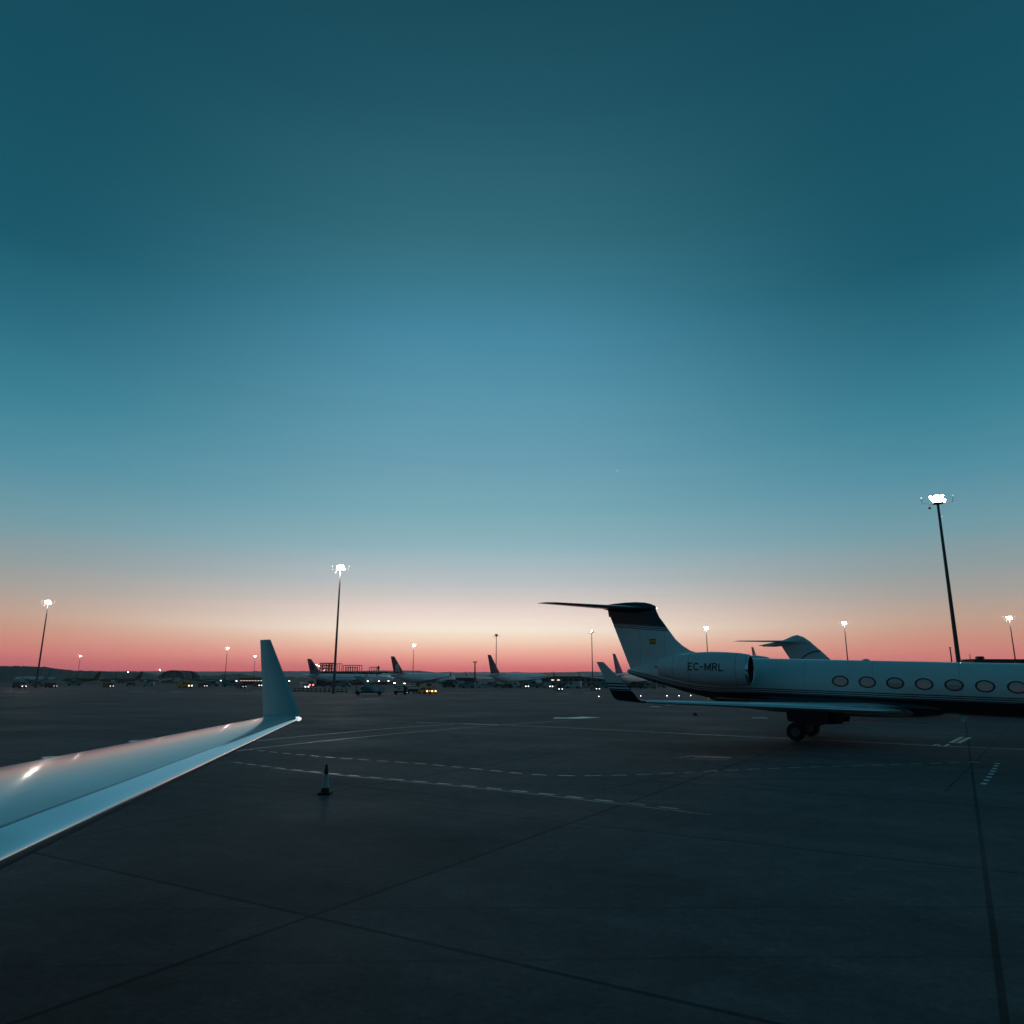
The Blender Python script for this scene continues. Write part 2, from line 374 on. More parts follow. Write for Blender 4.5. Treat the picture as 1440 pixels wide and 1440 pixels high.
M_hill2 = mat('far_ridge', (.34, .31, .30), .9, noise=.3, nscale=.004)  # base colour lightened for valley mist, on top of the haze volume
hills('hills', [(-100, 933), (20, 937), (45, 938.5), (62, 938), (90, 941), (120, 943.5), (150, 944.5), (200, 946.5), (225, 949.5), (260, 950), (300, 950), (322, 948), (340, 948.5), (352, 951), (420, 952), (520, 953), (640, 954), (860, 955), (1000, 957), (1440, 960)], 1700, M_hill1, 3, 300, 2.2)
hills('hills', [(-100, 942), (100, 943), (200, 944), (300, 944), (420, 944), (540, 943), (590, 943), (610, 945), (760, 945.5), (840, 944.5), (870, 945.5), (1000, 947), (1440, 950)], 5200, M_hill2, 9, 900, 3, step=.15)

# painted lines on the apron (each one a sheet 4 mm above the concrete)
def ribbon(b, pts, w, z=.004):
    P = [gnd(x, y) for x, y in pts]
    L = []
    for i, p in enumerate(P):
        d = (P[min(i + 1, len(P) - 1)] - P[max(i - 1, 0)]); d.z = 0; d.normalize(); nrm = Vector((-d.y, d.x, 0)) * w / 2
        L.append((b.vert((p.x + nrm.x, p.y + nrm.y, z)), b.vert((p.x - nrm.x, p.y - nrm.y, z))))
    for (a, c), (d_, e) in zip(L, L[1:]): b.face([a, c, e, d_])
def spline(pts, n=12):
    out = []
    for i in range(len(pts) - 1):
        p0, p1, p2, p3 = pts[max(i - 1, 0)], pts[i], pts[i + 1], pts[min(i + 2, len(pts) - 1)]
        for k in range(n):
            t = k / n
            out.append(tuple(.5 * (2 * p1[j] + (p2[j] - p0[j]) * t + (2 * p0[j] - 5 * p1[j] + 4 * p2[j] - p3[j]) * t * t + (3 * p1[j] - p0[j] - 3 * p2[j] + p3[j]) * t ** 3) for j in (0, 1)))
    return out + [pts[-1]]
def dashes(b, pts, w, on, off, z=.004):
    """pts in picture terms of the ground; dash lengths in metres measured on the ground"""
    P = [gnd(x, y) for x, y in spline(pts, 16)]
    d = 0; cur = []; segs = []
    fine = []
    for a, c in zip(P, P[1:]):
        k = max(1, int((c - a).length / .03))
        fine += [a.lerp(c, i / k) for i in range(k)]
    d = 0
    for a, c in zip(fine, fine[1:]):
        d += (c - a).length
        if d % (on + off) < on: cur.append(a)
        elif cur: segs.append(cur); cur = []
    for sg in segs:
        if len(sg) < 3: continue
        A, Bq = sg[0], sg[-1]; dd = (Bq - A); dd.z = 0; dd.normalize(); nn = Vector((-dd.y, dd.x, 0)) * w / 2
        b.face([b.vert((q.x, q.y, z)) for q in (A + nn, A - nn, Bq - nn, Bq + nn)])
def paint(name, m, fn):
    b = MB(); fn(b); return tag(b.build(name, m), kind='structure')
paint('taxi_line_marking', M_line, lambda b: ribbon(b, spline([(585, 1016), (640, 1017.3), (720, 1020), (850, 1026), (1000, 1033.5), (1120, 1039), (1225, 1044), (1310, 1048.5), (1440, 1054)]), .24))
paint('taxi_line_marking', M_bright, lambda b: ribbon(b, [(652, 1017.9), (700, 1019.4)], .3, .008))
paint('taxi_line_marking', M_line2, lambda b: (ribbon(b, spline([(300, 1060), (400, 1048), (500, 1037.5), (600, 1028), (690, 1020.5), (800, 1013)]), .15), ribbon(b, spline([(300, 1049), (400, 1038), (480, 1030.5), (560, 1023.5), (640, 1018.5)]), .15)))
paint('dashed_line_marking', M_line, lambda b: dashes(b, [(300, 1049), (408, 1060), (490, 1067), (585, 1073.5), (650, 1079.5), (700, 1084.5), (745, 1089), (800, 1091), (870, 1090.3), (930, 1088), (1000, 1084.5), (1078, 1081), (1180, 1077.5), (1280, 1074.5), (1400, 1071)], .15, .56, .32))
paint('dashed_line_marking', M_line, lambda b: (dashes(b, [(330, 1072), (400, 1081), (500, 1091), (600, 1100), (720, 1111.5), (860, 1127), (1000, 1143)], .14, .56, .32), ribbon(b, spline([(380, 1080), (500, 1092.5), (600, 1101.7), (720, 1113.5), (860, 1129.5), (1000, 1146)]), .06)))
paint('pale_ground_bar', M_bright, lambda b: ribbon(b, [(779, 1009.6), (805, 1009.9), (832, 1008.4)], 2.0))  # broad pale streak lying across the apron
def patches(b):
    for x0, x1, y in [(915, 930, 994), (938, 945, 992), (1060, 1081, 1010), (1166, 1174, 1013), (20, 34, 973.5), (178, 200, 973), (206, 216, 973), (241, 253, 973), (354, 369, 972), (512, 534, 983), (785, 800, 976), (822, 840, 974.5)]:
        a, c = gnd(x0, y), gnd(x1, y); w = .012 * a.y
        b.face([b.vert((p.x, p.y, .004)) for p in (a, c, c + Vector((0, w, 0)), a + Vector((0, w, 0)))])
paint('stand_number_marking', M_bright, patches)
paint('hatched_box_marking', M_line, lambda b: (ribbon(b, [(955, 1066), (975, 1062.5), (978, 1064.5), (1030, 1066)], .12), ribbon(b, [(966, 1067), (1025, 1068)], .1), ribbon(b, [(975, 1063.8), (1028, 1065.3)], .25)))
paint('yellow_letters_marking', M_ypaint, lambda b: (ribbon(b, [(1337, 1044.5), (1353, 1036.5)], .2), ribbon(b, [(1347, 1045), (1364, 1037)], .2), ribbon(b, [(1312, 1049), (1318, 1046.5), (1322, 1049), (1328, 1050), (1334, 1046.5)], .16), ribbon(b, [(1337, 1044.4), (1352, 1045)], .2)))
paint('square_dot_marking', M_bright, lambda b: dashes(b, [(1383, 1103), (1394, 1088), (1405, 1070)], .15, .4, .6))
paint('slab_joint', M_cav, lambda b: (ribbon(b, [(1329, 1113), (1371, 1072), (1428, 1014)], .05, .003), ribbon(b, [(1070, 1103), (1180, 1117), (1260, 1128)], .05, .003), ribbon(b, [(400, 1095), (560, 1112), (700, 1129)], .05, .003), ribbon(b, [(840, 1113), (960, 1087), (1120, 1062)], .05, .003)))

# ================================================================== BUSINESS JET
def airfoil(nn=12, tc_=.1, camber=.015):
    up, lo = [], []
    for i in range(nn + 1):
        c = (1 - cos(pi * i / nn)) / 2
        t = 5 * tc_ * (.2969 * sqrt(c) - .126 * c - .3516 * c * c + .2843 * c ** 3 - .1036 * c ** 4)
        cm = camber * 4 * c * (1 - c)
        up.append((c, cm + t)); lo.append((c, cm - t))
    return up + lo[1:-1][::-1]
def wing_loft(b, st, side=1, band=None, nn=12):
    """st: (l, h, aLE, chord, cant_deg, tc); local x forward, y port. side=+1 port. band(h)-> uv.y metres above paint edge"""
    rings, uvs = [], []
    for (l, h, a, ch, cant, tc_) in st:
        ny, nz_ = -sin(radians(cant)) * side, cos(radians(cant))
        ring, uu = [], []
        for c, z in airfoil(nn, tc_):
            p = (a - c * ch, side * l + ny * z * ch, h + nz_ * z * ch); ring.append(p); uu.append((c, band(p) if band else 1))
        rings.append(ring); uvs.append(uu)
    return b.loft(rings, True, uvs)
def lerp_tab(tab, a):
    if a <= tab[0][0]: return tab[0][1:]
    for p, q in zip(tab, tab[1:]):
        if a <= q[0]:
            t = (a - p[0]) / (q[0] - p[0]); return tuple(x + (y - x) * t for x, y in zip(p[1:], q[1:]))
    return tab[-1][1:]
FUS = [(-10.78, 3.17, 3.33), (-10.65, 3.08, 3.4), (-10.4, 3.0, 3.47), (-9.4, 2.73, 3.72), (-8.2, 2.44, 3.95), (-7, 2.13, 4.1), (-5.8, 1.9, 4.18), (-4.5, 1.74, 4.21), (-3, 1.66, 4.21), (0, 1.64, 4.21), (10, 1.66, 4.22), (12, 1.7, 4.15), (13.5, 1.8, 3.95), (14.6, 1.97, 3.5), (15.6, 2.15, 3.12), (16.2, 2.35, 2.85), (16.4, 2.52, 2.68)]
BAND = [(-10.8, 3.34), (-10, 3.28), (-8.75, 3.05), (-7.44, 2.78), (-6.2, 2.6), (-5, 2.54), (-3, 2.62), (17, 2.66)]
def fus_r(a):
    b, t = lerp_tab(FUS, a); return (b + t) / 2, (t - b) / 2 * .985, (t - b) / 2
def fus_side(a, h):
    hc, w, r = fus_r(a); return w * sqrt(max(0, 1 - ((h - hc) / r) ** 2))
def make_fuselage(par, m, band=True):
    b = MB(); rings, uvs = [], []; n = 64
    xs = [-10.78, -10.72, -10.65, -10.5]; x = -10.2
    while x < 12: xs.append(x); x += .4
    xs += [12.3, 12.8, 13.3, 13.8, 14.3, 14.8, 15.3, 15.7, 16, 16.2, 16.32, 16.4]
    for a in xs:
        hc, w, r = fus_r(a); ln = lerp_tab(BAND, a)[0]
        ring = [(a, w * cos(2 * pi * i / n), hc + r * sin(2 * pi * i / n)) for i in range(n)]
        rings.append(ring); uvs.append([(a, (p[2] - ln) if band else 1) for p in ring])
    b.loft(rings, True, uvs)
    return b.build('fuselage', m, par, smooth=True)
def make_wing(par, side, m, h_tip=1.98, dih=1.3, wl_h=1.6, blend=.45, wl_band=None, wl_mat=None, le0=.0, wl_set=.1):
    T = tan(radians(dih)); st = []
    for l in (.8, 1.5, 2.5, 4, 6, 8, 10, 12, 13, 13.6 - blend * .6):
        ch = (-4.7 + (13.6 - l) * .755) - (-5.76 + (13.6 - l) * .434)
        st.append((l, h_tip - (13.6 - l) * T, -4.7 + (13.6 - l) * .755 + le0, ch, dih if l < 13 else dih + 2, .115 if l < 4 else .1))
    b = MB(); wing_loft(b, st, side, nn=16); w = b.build('wing', m, par, smooth=True, angle=60)
    # winglet, blended out of the tip
    l0, h0 = st[-1][0], st[-1][1]; A0 = st[-1][2]; C0 = st[-1][3]
    ws = [st[-1]]
    n = 7; cmax = 76
    for k in range(1, n + 1):
        th = radians(dih + (cmax - dih) * k / n)
        l = l0 + blend * sin(th) * .95; h = h0 + blend * (1 - cos(th))
        f = k / n * .22
        ws.append((l, h, A0 - wl_set - 1.3 * f * (blend / .45), C0 * (1 - .3 * f * (blend / .45)), degrees(th), .09))
    lb, hb, Ab, Cb = ws[-1][:4]; top = h_tip + wl_h
    for k in range(1, 9):
        f = k / 8; h = hb + (top - hb) * f
        l = lb + (top - hb) * f / tan(radians(cmax))
        le = Ab + (-6.17 - Ab) * f; te = (Ab - Cb) + (-6.5 - (Ab - Cb)) * f
        ws.append((l, h, le, le - te, cmax, .07))
    b = MB(); wing_loft(b, ws, side, wl_band, nn=12); wl = b.build('winglet', wl_mat or m, par, smooth=True, angle=60)
    return w, wl
M_rim = mat('dark_rim', (.13, .13, .14), .5, metal=.5)
def make_wheel(par, c, r, wd, name='wheel'):
    b = MB(); b.revolve_y([(-wd / 2, r * .55), (-wd / 2, r * .85), (-wd * .38, r * .97), (0, r), (wd * .38, r * .97), (wd / 2, r * .85), (wd / 2, r * .55)], c, 28)
    w = b.build(name, M_black, par, smooth=True)
    b = MB(); b.revolve_y([(-wd * .52, r * .2), (-wd * .5, r * .5), (-wd * .35, r * .56), (wd * .35, r * .56), (wd * .5, r * .5), (wd * .52, r * .2)], c, 20); b.build('rim', M_rim, w, smooth=True)
    return w

def full_jet(par):
    fus = make_fuselage(par, M_liv)
    # belly fairing
    b = MB(); rings = []
    for i in range(15):
        t = -1 + 2 * i / 14; a = .6 + t * 6.2; k = max(.02, (1 - abs(t) ** 2.6)) ** .5
        rings.append([(a, 1.42 * k * cos(q), 1.95 - .05 + .62 * k * sin(q)) for q in [2 * pi * j / 32 for j in range(32)]])
    b.loft(rings); b.build('belly_fairing', M_dark, par, smooth=True)
    # wings
    wlb = lambda p: (p[2] - 2.78) * .85
    for sd in (-1, 1):
        make_wing(par, sd, M_wing, wl_band=wlb, wl_mat=M_liv)
    # vertical tail
    LE = [(3.2, -4.6), (4.1, -4.9), (4.28, -5.6), (4.4, -6.1), (4.57, -6.75), (4.86, -7.24), (5.24, -7.67), (5.7, -8.02), (6.27, -8.44), (6.58, -8.68), (7.0, -8.88), (7.3, -8.95)]
    b = MB(); rings, uvs = [], []; hs = [3.2, 3.6, 4.1, 4.2, 4.28, 4.4, 4.57, 4.7, 4.86, 5.05, 5.24, 5.45, 5.7, 5.9, 6.1, 6.27, 6.45, 6.58, 6.8, 7.0, 7.2, 7.3]
    for h in hs:
        le = lerp_tab(LE, h)[0]; te = -10.57 - (h - 3.34) * .4244; ch = le - te; ring, uu = [], []
        for c, z in airfoil(14, min(.11, .42 / ch), 0):
            p = (le - c * ch, z * ch, h); ring.append(p)
            line = 5.9 - (p[0] + 11.5) * .072
            uu.append((c, line - h))
        rings.append(ring); uvs.append(uu)
    b.loft(rings, True, uvs); fin = b.build('vertical_tail', M_liv, par, smooth=True, angle=50)
    b = MB(); b.box(-10.85, -10.83, -.005, .005, 3.5, 3.6)
    # rudder seam
    # bullet on top of the tail
    b = MB(); rings = []
    for a, lo, hi, w in [(-12.75, 7.2, 7.3, .03), (-12.4, 7.1, 7.36, .1), (-11.8, 6.95, 7.45, .2), (-11, 6.85, 7.52, .27), (-10.2, 6.82, 7.54, .3), (-9.6, 6.85, 7.5, .28), (-9.2, 6.92, 7.4, .22), (-8.95, 7.0, 7.28, .12), (-8.88, 7.08, 7.18, .03)]:
        rings.append([(a, w * cos(q), (lo + hi) / 2 + (hi - lo) / 2 * sin(q)) for q in [2 * pi * j / 24 for j in range(24)]])
    b.loft(rings); b.build('tail_bullet', M_dark, par, smooth=True)
    # stabilisers
    for sd in (-1, 1):
        b = MB(); st = []
        for l in (.05, .4, 1.2, 2.5, 4, 5.1, 5.35):
            le = -9.25 - l * .725; te = -12.15 - l * .42; k = 0 if l < 5.3 else .25
            st.append((l, 7.1 - .012 * l, le - k, le - te - k, 0, .09))
        wing_loft(b, st, sd); b.build('stabiliser', M_dark, par, smooth=True, angle=60)
    # engines
    for sd in (-1, 1):
        c = (0, sd * 2.28, 3.55)
        b = MB(); b.revolve_x([(-2.86, .815), (-3.3, .87), (-4.0, .905), (-4.8, .915), (-5.6, .875), (-6.4, .785), (-7.2, .64), (-7.85, .5)], c, 40)
        b.revolve_x([(-7.85, .5), (-7.84, .46), (-7.2, .42)], c, 40)
        nac = b.build('engine_nacelle', M_nac, par, smooth=True, angle=60)
        b = MB(); b.revolve_x([(-2.86, .817), (-2.76, .80), (-2.71, .765), (-2.71, .745), (-2.75, .725)], c, 40); b.build('intake_lip', M_lip, nac, smooth=True, angle=80)
        b = MB(); b.revolve_x([(-2.75, .725), (-2.9, .70), (-3.7, .69)], c, 40); b.revolve_x([(-3.7, .69), (-3.72, .2), (-3.5, .17), (-3.25, .01)], c, 40); b.build('fan', M_cav, nac, smooth=True)
        b = MB(); b.revolve_x([(-7.2, .42), (-7.3, .2), (-8.2, .03)], c, 24); b.build('exhaust_cone', M_gun, nac, smooth=True)
        # pylon
        b = MB(); rings = []
        for y in (.6, 1.6):
            rings.append([(a, sd * y, 3.55 + z) for a, z in [(-3.6, 0), (-4.2, .14), (-5.5, .17), (-7.0, .1), (-7.9, 0), (-7.0, -.1), (-5.5, -.17), (-4.2, -.14)]])
        b.loft(rings); b.build('engine_pylon', M_white, par, smooth=True)
    # windows
    for sd in (-1, 1):
        for i in range(7):
            a0 = 1.58 + i * 1.275; h0 = 3.09
            def oval(s_, off, n=32):
                out = []
                for k in range(n):
                    q = 2 * pi * k / n; a = a0 + .37 * s_ * cos(q); h = h0 + .262 * s_ * sin(q)
                    out.append((a, sd * (fus_side(a, h) + off), h))
                return out
            b = MB(); b.loft([oval(1.12, -.01), oval(1.1, .012), oval(.9, .014), oval(.86, -.004)], cap=False); fr = b.build('cabin_window', M_ring, par, smooth=True, angle=60)
            b = MB(); o_ = oval(.9, .004); mid = oval(.5, .005); ci = b.vert((a0, sd * (fus_side(a0, h0) + .006), h0))
            A = [b.vert(p) for p in o_]; Bm = [b.vert(p) for p in mid]
            for k in range(32):
                j = (k + 1) % 32; b.face([A[k], A[j], Bm[j], Bm[k]]); b.face([Bm[k], Bm[j], ci])
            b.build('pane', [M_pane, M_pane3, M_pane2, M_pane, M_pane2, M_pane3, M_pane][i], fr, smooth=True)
            z0 = h0 + (.02, .1, -.05, .06, -.02, .12, .03)[i]
            b = MB(); pts_ = [(a0 + .325 * cos(q) * .98, h0 + .23 * sin(q) * .98) for q in [radians(v) for v in range(0, 181, 12)]]
            pts_ = [(a, max(h, z0)) for a, h in pts_]
            b.face([b.vert((a, sd * (fus_side(a, h) + .012), h)) for a, h in pts_]); b.build('window_shade', M_shade, fr)
    # cockpit glass on the nose
    for sd in (-1, 1):
        b = MB(); q = []
        for a, h in [(13.3, 3.25), (14.3, 3.0), (14.25, 3.35), (13.6, 3.62), (13.1, 3.6)]:
            q.append(b.vert((a, sd * (fus_side(a, h) + .02), h)))
        b.face(q); b.build('cockpit_window', M_glass, par)
    # main gear
    for sd in (-1, 1):
        y = sd * 2.15
        b = MB(); b.tube((.25, y - sd * .1, 2.0), (.1, y, .75), .11, .1, 14); b.tube((.1, y, .75), (-.5, y, .5), .09, .08, 12); b.tube((-.15, y, 1.4), (-.5, y, .52), .055, .05, 10)
        b.tube((-.55, y - .32, .47), (-.55, y + .32, .47), .07, .07, 12); b.tube((.2, y, 1.5), (1.2, y - sd * .4, 1.9), .05, .05, 8)
        gr = b.build('main_landing_gear', M_gun, par, smooth=True)
        for e in (-.22, .22): make_wheel(gr, (-.55, y + e, .46), .46, .24)
        b = MB(); b.prism([(-1.0, 1.9), (1.1, 1.9), (1.05, 1.0), (.6, .8), (-.1, .85), (-.9, 1.0)], y + sd * .34, y + sd * .37); b.build('gear_door', M_dark, gr)
        b = MB(); b.prism([(.6, 1.75), (1.75, 1.75), (1.6, .95), (.8, .85)], y - sd * .9, y - sd * .87); b.build('gear_door', M_dark, gr)
    b = MB(); b.tube((13.0, 0, 1.9), (13.1, 0, .4), .07, .06, 12); b.tube((13.1, -.22, .32), (13.1, .22, .32), .05, .05, 10); gr = b.build('nose_landing_gear', M_gun, par, smooth=True)
    for e in (-.16, .16): make_wheel(gr, (13.1, e, .3), .3, .18)
    # antennas
    b = MB(); b.revolve_z([(0, .2), (.04, .19), (.08, .12), (.1, .02)], (2.75, 0, 4.2), 16); b.build('roof_antenna', M_white, par, smooth=True)
    for a, h, s_ in [(6.95, 1.66, -1), (5.0, 4.2, 1)]:
        b = MB(); k = .36 if s_ < 0 else .001
        if s_ < 0:
            b.prism([(a - .22, h + .05), (a + .25, h + .05), (a + .02, h - k), (a - .12, h - k)], -.02, .02); b.build('blade_antenna', M_white, par)
    # light on the fin tip
    b = MB(); b.revolve_x([(-.04, .01), (-.02, .03), (0, .035), (.03, .03), (.05, .01)], (-8.86, 0, 7.13), 12); b.build('tail_beacon', M_lampw, par, smooth=True)
    # flag on both sides of the fin
    for sd in (-1, 1):
        b = MB()
        def q4(z0, z1):
            b.face([b.vert((a, sd * .24, z)) for a, z in [(-9.27, z0), (-8.84, z0 - .0), (-8.84, z1), (-9.27, z1)]])
        def fy(a, h):
            le = lerp_tab(LE, h)[0]; te = -10.57 - (h - 3.34) * .4244; ch = le - te; c = (le - a) / ch; t = min(.11, .42 / ch)
            return 5 * t * ch * (.2969 * sqrt(c) - .126 * c - .3516 * c * c + .2843 * c ** 3 - .1036 * c ** 4) + .006
        for mi, z0, z1 in [(0, 4.93, 5.01), (1, 5.01, 5.17), (0, 5.17, 5.25)]:
            b.mi = mi; q = []
            xs = [-9.27 + .43 * k / 4 for k in range(5)]
            for x0, x1 in zip(xs, xs[1:]):
                b.face([b.vert((a, sd * fy(a, z), z)) for a, z in [(x0, z0), (x1, z0), (x1, z1), (x0, z1)]])
        b.build('national_flag', [M_red, M_yel], par)
    # registration on the nacelles
    for sd in (-1, 1):
        NP = [(-7.85, .5), (-7.2, .64), (-6.4, .785), (-5.6, .875), (-4.8, .915), (-4.0, .905), (-3.3, .87)]
        # each letter is drawn with strokes 6 cm wide on a 1-high grid
        arc = lambda cx, cy, rx, ry, a0, a1, n=10: [(cx + rx * cos(radians(a0 + (a1 - a0) * q / n)), cy + ry * sin(radians(a0 + (a1 - a0) * q / n))) for q in range(n + 1)]
        LET = [(.0, [[(0, 0), (0, 1)], [(-.07, 1), (.6, 1)], [(0, .52), (.5, .52)], [(-.07, 0), (.6, 0)]]),
               (.95, [arc(.36, .6, .36, .4, 35, 180) + arc(.36, .4, .36, .4, 180, 325)]),
               (1.92, [[(0, .47), (.5, .47)]]),
               (2.75, [[(0, 0), (0, 1)], [(0, 1), (.42, .1)], [(.42, .1), (.84, 1)], [(.84, 1), (.84, 0)]]),
               (3.95, [[(0, 0), (0, 1)], [(-.07, 1), (.38, 1)] + arc(.36, .76, .26, .24, 90, -90) + [(0, .52)], [(.3, .52), (.64, 0)]]),
               (4.95, [[(0, 1), (0, 0)], [(-.07, 0), (.58, 0)]])]
        hgt = .37; tk = .062; wd = 5.53 * hgt
        b = MB()
        def surf(u, z):
            a = -4.96 + (-sd) * (u - wd / 2) * (1.92 / wd); hh = 3.43 + z; r = lerp_tab(NP, a)[0]
            return (a, sd * (2.28 + sqrt(max(.01, r * r - (hh - 3.55) ** 2)) + .012), hh)
        for x0, strokes in LET:
            b = MB()
            for stp in strokes:
                for (xa, ya), (xb, yb) in zip(stp, stp[1:]):
                    A = Vector(((x0 + xa) * hgt, ya * hgt)); B_ = Vector(((x0 + xb) * hgt, yb * hgt)); d = (B_ - A)
                    nseg = max(1, int(d.length / .06)); dn = d.normalized(); nn = Vector((-dn.y, dn.x)) * tk / 2; ex = dn * (tk * .25)
                    A -= ex; B_ += ex
                    for q in range(nseg):
                        P, Q = A.lerp(B_, q / nseg), A.lerp(B_, (q + 1) / nseg)
                        b.face([b.vert(surf(w.x, w.y)) for w in (P + nn, P - nn, Q - nn, Q + nn)])
            b.build('registration_letter', M_text, par)
M_pane2 = mat('cabin_pane_glow_low', (.1, .1, .1), .12, spec=.6, coat=.5, emit=(.8, 1.0, 1.15), estr=.010)  # pane emission stands in for sky seen through the cabin, in three strengths
M_pane3 = mat('cabin_pane_glow_mid', (.3, .28, .27), .3, spec=.5, coat=.4, emit=(.95, 1.0, 1.05), estr=.013)
M_pane = mat('cabin_pane_glow', (.16, .14, .14), .15, spec=.6, coat=.5, emit=(.9, 1.0, 1.1), estr=.018)

jet = thing('business_jet', 'white business jet with navy belly and tail top, registration on its engine', 'private jet', (16.4, 41, 0), radians(-31), ry=radians(1.9))
full_jet(jet)

# the jet the picture is taken from: its port wing reaches into the frame
M_wlet = wing_mat('winglet_grey', (.42, .5, .52))  # winglet base colour set darker than the wing
own = thing('business_jet', 'pale wing with upright plain winglet reaching in above the apron', 'private jet', (-7.15, .82, 0), radians(-31))
make_fuselage(own, M_liv)
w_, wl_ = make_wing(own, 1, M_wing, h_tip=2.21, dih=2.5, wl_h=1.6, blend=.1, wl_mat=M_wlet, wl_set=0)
T25 = tan(radians(2.5))
def own_pt(l, frac, dz=0):
    le = -4.7 + (13.6 - l) * .755; te = -5.76 + (13.6 - l) * .434
    return (le + (te - le) * frac, l, 2.21 - (13.6 - l) * T25 + dz)
for l in (7.2, 8.3, 9.9):
    x, y, z = own_pt(l, .97)
    b = MB(); b.revolve_x([(-.3, .004), (-.15, .03), (.1, .035), (.3, .004)], (x, y, z - .01), 10); b.build('flap_hinge_fairing', M_metal, own, smooth=True)
for l in (9.0, 10.4, 11.4, 12.3, 13.1):
    x, y, z = own_pt(l, 1.0); MB().tube((x + .02, y, z), (x - .13, y, z + .01), .006, .003, 6).build('static_wick', M_black, own)
x, y, z = own_pt(13.55, 0)
MB().revolve_x([(-.16, .01), (-.1, .035), (0, .045), (.05, .03), (.07, .005)], (x + .0, y, z + .01), 12).build('navigation_light', mat('clear_lens', (.8, .85, .9), .08, spec=1, coat=1, emit=(.95, .97, 1), estr=.9), own, smooth=True)
x, y, z = own_pt(6.75, .9, .06)
b = MB(); b.box(x - .12, x + .02, y - .02, y + .02, z - .06, z + .06); b.tube((x - .05, y, z + .04), (x + .06, y + .02, z + .05), .02); b.build('vent_mast', M_gun, own, bevel=.005)

# ------------------------------------------------------------------ business jet behind
def small_jet(par, m_tail):
    b = MB(); rings = []
    for a, lo, hi in [(-13.2, 3.5, 3.7), (-11, 2.9, 3.95), (-8, 2.1, 4.15), (-5, 1.6, 4.25), (8, 1.55, 4.25), (12, 1.65, 4.1), (14.2, 1.9, 3.4), (15.4, 2.3, 2.8)]:
        rings.append([(a, (hi - lo) / 2 * cos(q), (hi + lo) / 2 + (hi - lo) / 2 * sin(q)) for q in [2 * pi * j / 32 for j in range(32)]])
    b.loft(rings); b.build('fuselage', M_white, par, smooth=True)
    LE = [(3.5, -5.5), (4.25, -6.9), (5.23, -7.87), (6.1, -8.67), (7.2, -9.8)]; b = MB(); rings = []
    for h in (3.5, 4.25, 5, 6, 6.8, 7.2):
        le = lerp_tab(LE, h)[0]; te = -10.8 - (h - 3.5) * .56; ch = le - te
        rings.append([(le - c * ch, z * ch, h) for c, z in airfoil(10, .09, 0)])
    b.loft(rings); fin = b.build('vertical_tail', m_tail, par, smooth=True)
    b = MB()
    # dark arc painted on the fin (a raised decal 4 mm thick)
    for sd in (-1, 1):
        pts = [(-10.75, 5.2), (-10.4, 5.55), (-9.9, 5.85), (-9.4, 6.02), (-8.75, 6.1)]
        for (a0, h0), (a1, h1) in zip(pts, pts[1:]):
            b.face([b.vert(p) for p in [(a0, sd * .21, h0), (a1, sd * .2, h1), (a1, sd * .2, h1 + .12), (a0, sd * .21, h0 + .12)]])
    b.build('painted_arc', M_text, par)
    b = MB(); rings = []
    for a, lo, hi, w in [(-14.5, 6.7, 6.8, .03), (-13.2, 6.65, 7.15, .18), (-12.2, 6.75, 7.4, .28), (-11.4, 6.85, 7.75, .34), (-10.9, 6.85, 7.84, .34), (-10.3, 6.8, 7.6, .28), (-9.6, 6.7, 7.05, .1)]:
        rings.append([(a, w * cos(q), (lo + hi) / 2 + (hi - lo) / 2 * sin(q)) for q in [2 * pi * j / 20 for j in range(20)]])
    b.loft(rings); b.build('tail_bullet', M_white, par, smooth=True)
    for sd in (-1, 1):
        b = MB(); wing_loft(b, [(l, 7.15 - .02 * l, -10.7 - l * .83, 2.6 - l * .27, -1, .09) for l in (.1, 2, 4, 5.3)], sd); b.build('stabiliser', m_tail, par, smooth=True)
        b = MB(); wing_loft(b, [(l, 1.75 + .055 * l, 3.8 - l * .62, 4.8 - l * .27, 3, .1) for l in (.8, 4, 8, 12.4, 13)], sd)
        b.build('wing', M_wing, par, smooth=True)
        b = MB(); wing_loft(b, [(13, 2.46, -4.26, 1.3, 10, .1), (13.5, 2.7, -4.6, 1.15, 50, .09), (13.75, 3.3, -5.1, .85, 74, .08), (14.05, 4.4, -5.85, .45, 76, .08)], sd); b.build('winglet', m_tail, par, smooth=True)
        c = (0, sd * 2.2, 3.4); b = MB(); b.revolve_x([(-3.6, .7), (-3.5, .78), (-4.5, .85), (-6.5, .75), (-8, .5)], c, 28); b.revolve_x([(-3.6, .7), (-4.4, .68), (-4.4, .02)], c, 28)
        b.build('engine_nacelle', M_white, par, smooth=True)
        gr = MB().tube((0, sd * 2, 1.9), (0, sd * 2, .45), .1).build('main_landing_gear', M_gun, par)
        make_wheel(gr, (0, sd * 2, .45), .45, .5)
    for i in range(10):
        for sd in (-1, 1):
            b = MB(); b.box(-1.6 + i * 1.1, -1.2 + i * 1.1, sd * 1.31 - .03, sd * 1.31 + .03, 3.05, 3.45); b.build('cabin_window', M_glass, par, bevel=.02)
    gr = MB().tube((12.5, 0, 1.8), (12.5, 0, .3), .07).build('nose_landing_gear', M_gun, par); make_wheel(gr, (12.5, 0, .3), .3, .35)
M_tail2 = mat('second_jet_tail_paint', (.7, .71, .72), .4, coat=.3, noise=.05)
f31 = Vector((cos(radians(31)), -sin(radians(31)), 0))
tp = far(1120, 893.5, 77.5); base2 = Vector((tp.x, tp.y, 0)) + f31 * 11
jet2 = thing('business_jet', 'white business jet with curved dark line on its T-tail, parked behind the striped jet', 'private jet', base2, radians(-31))
small_jet(jet2, M_tail2)

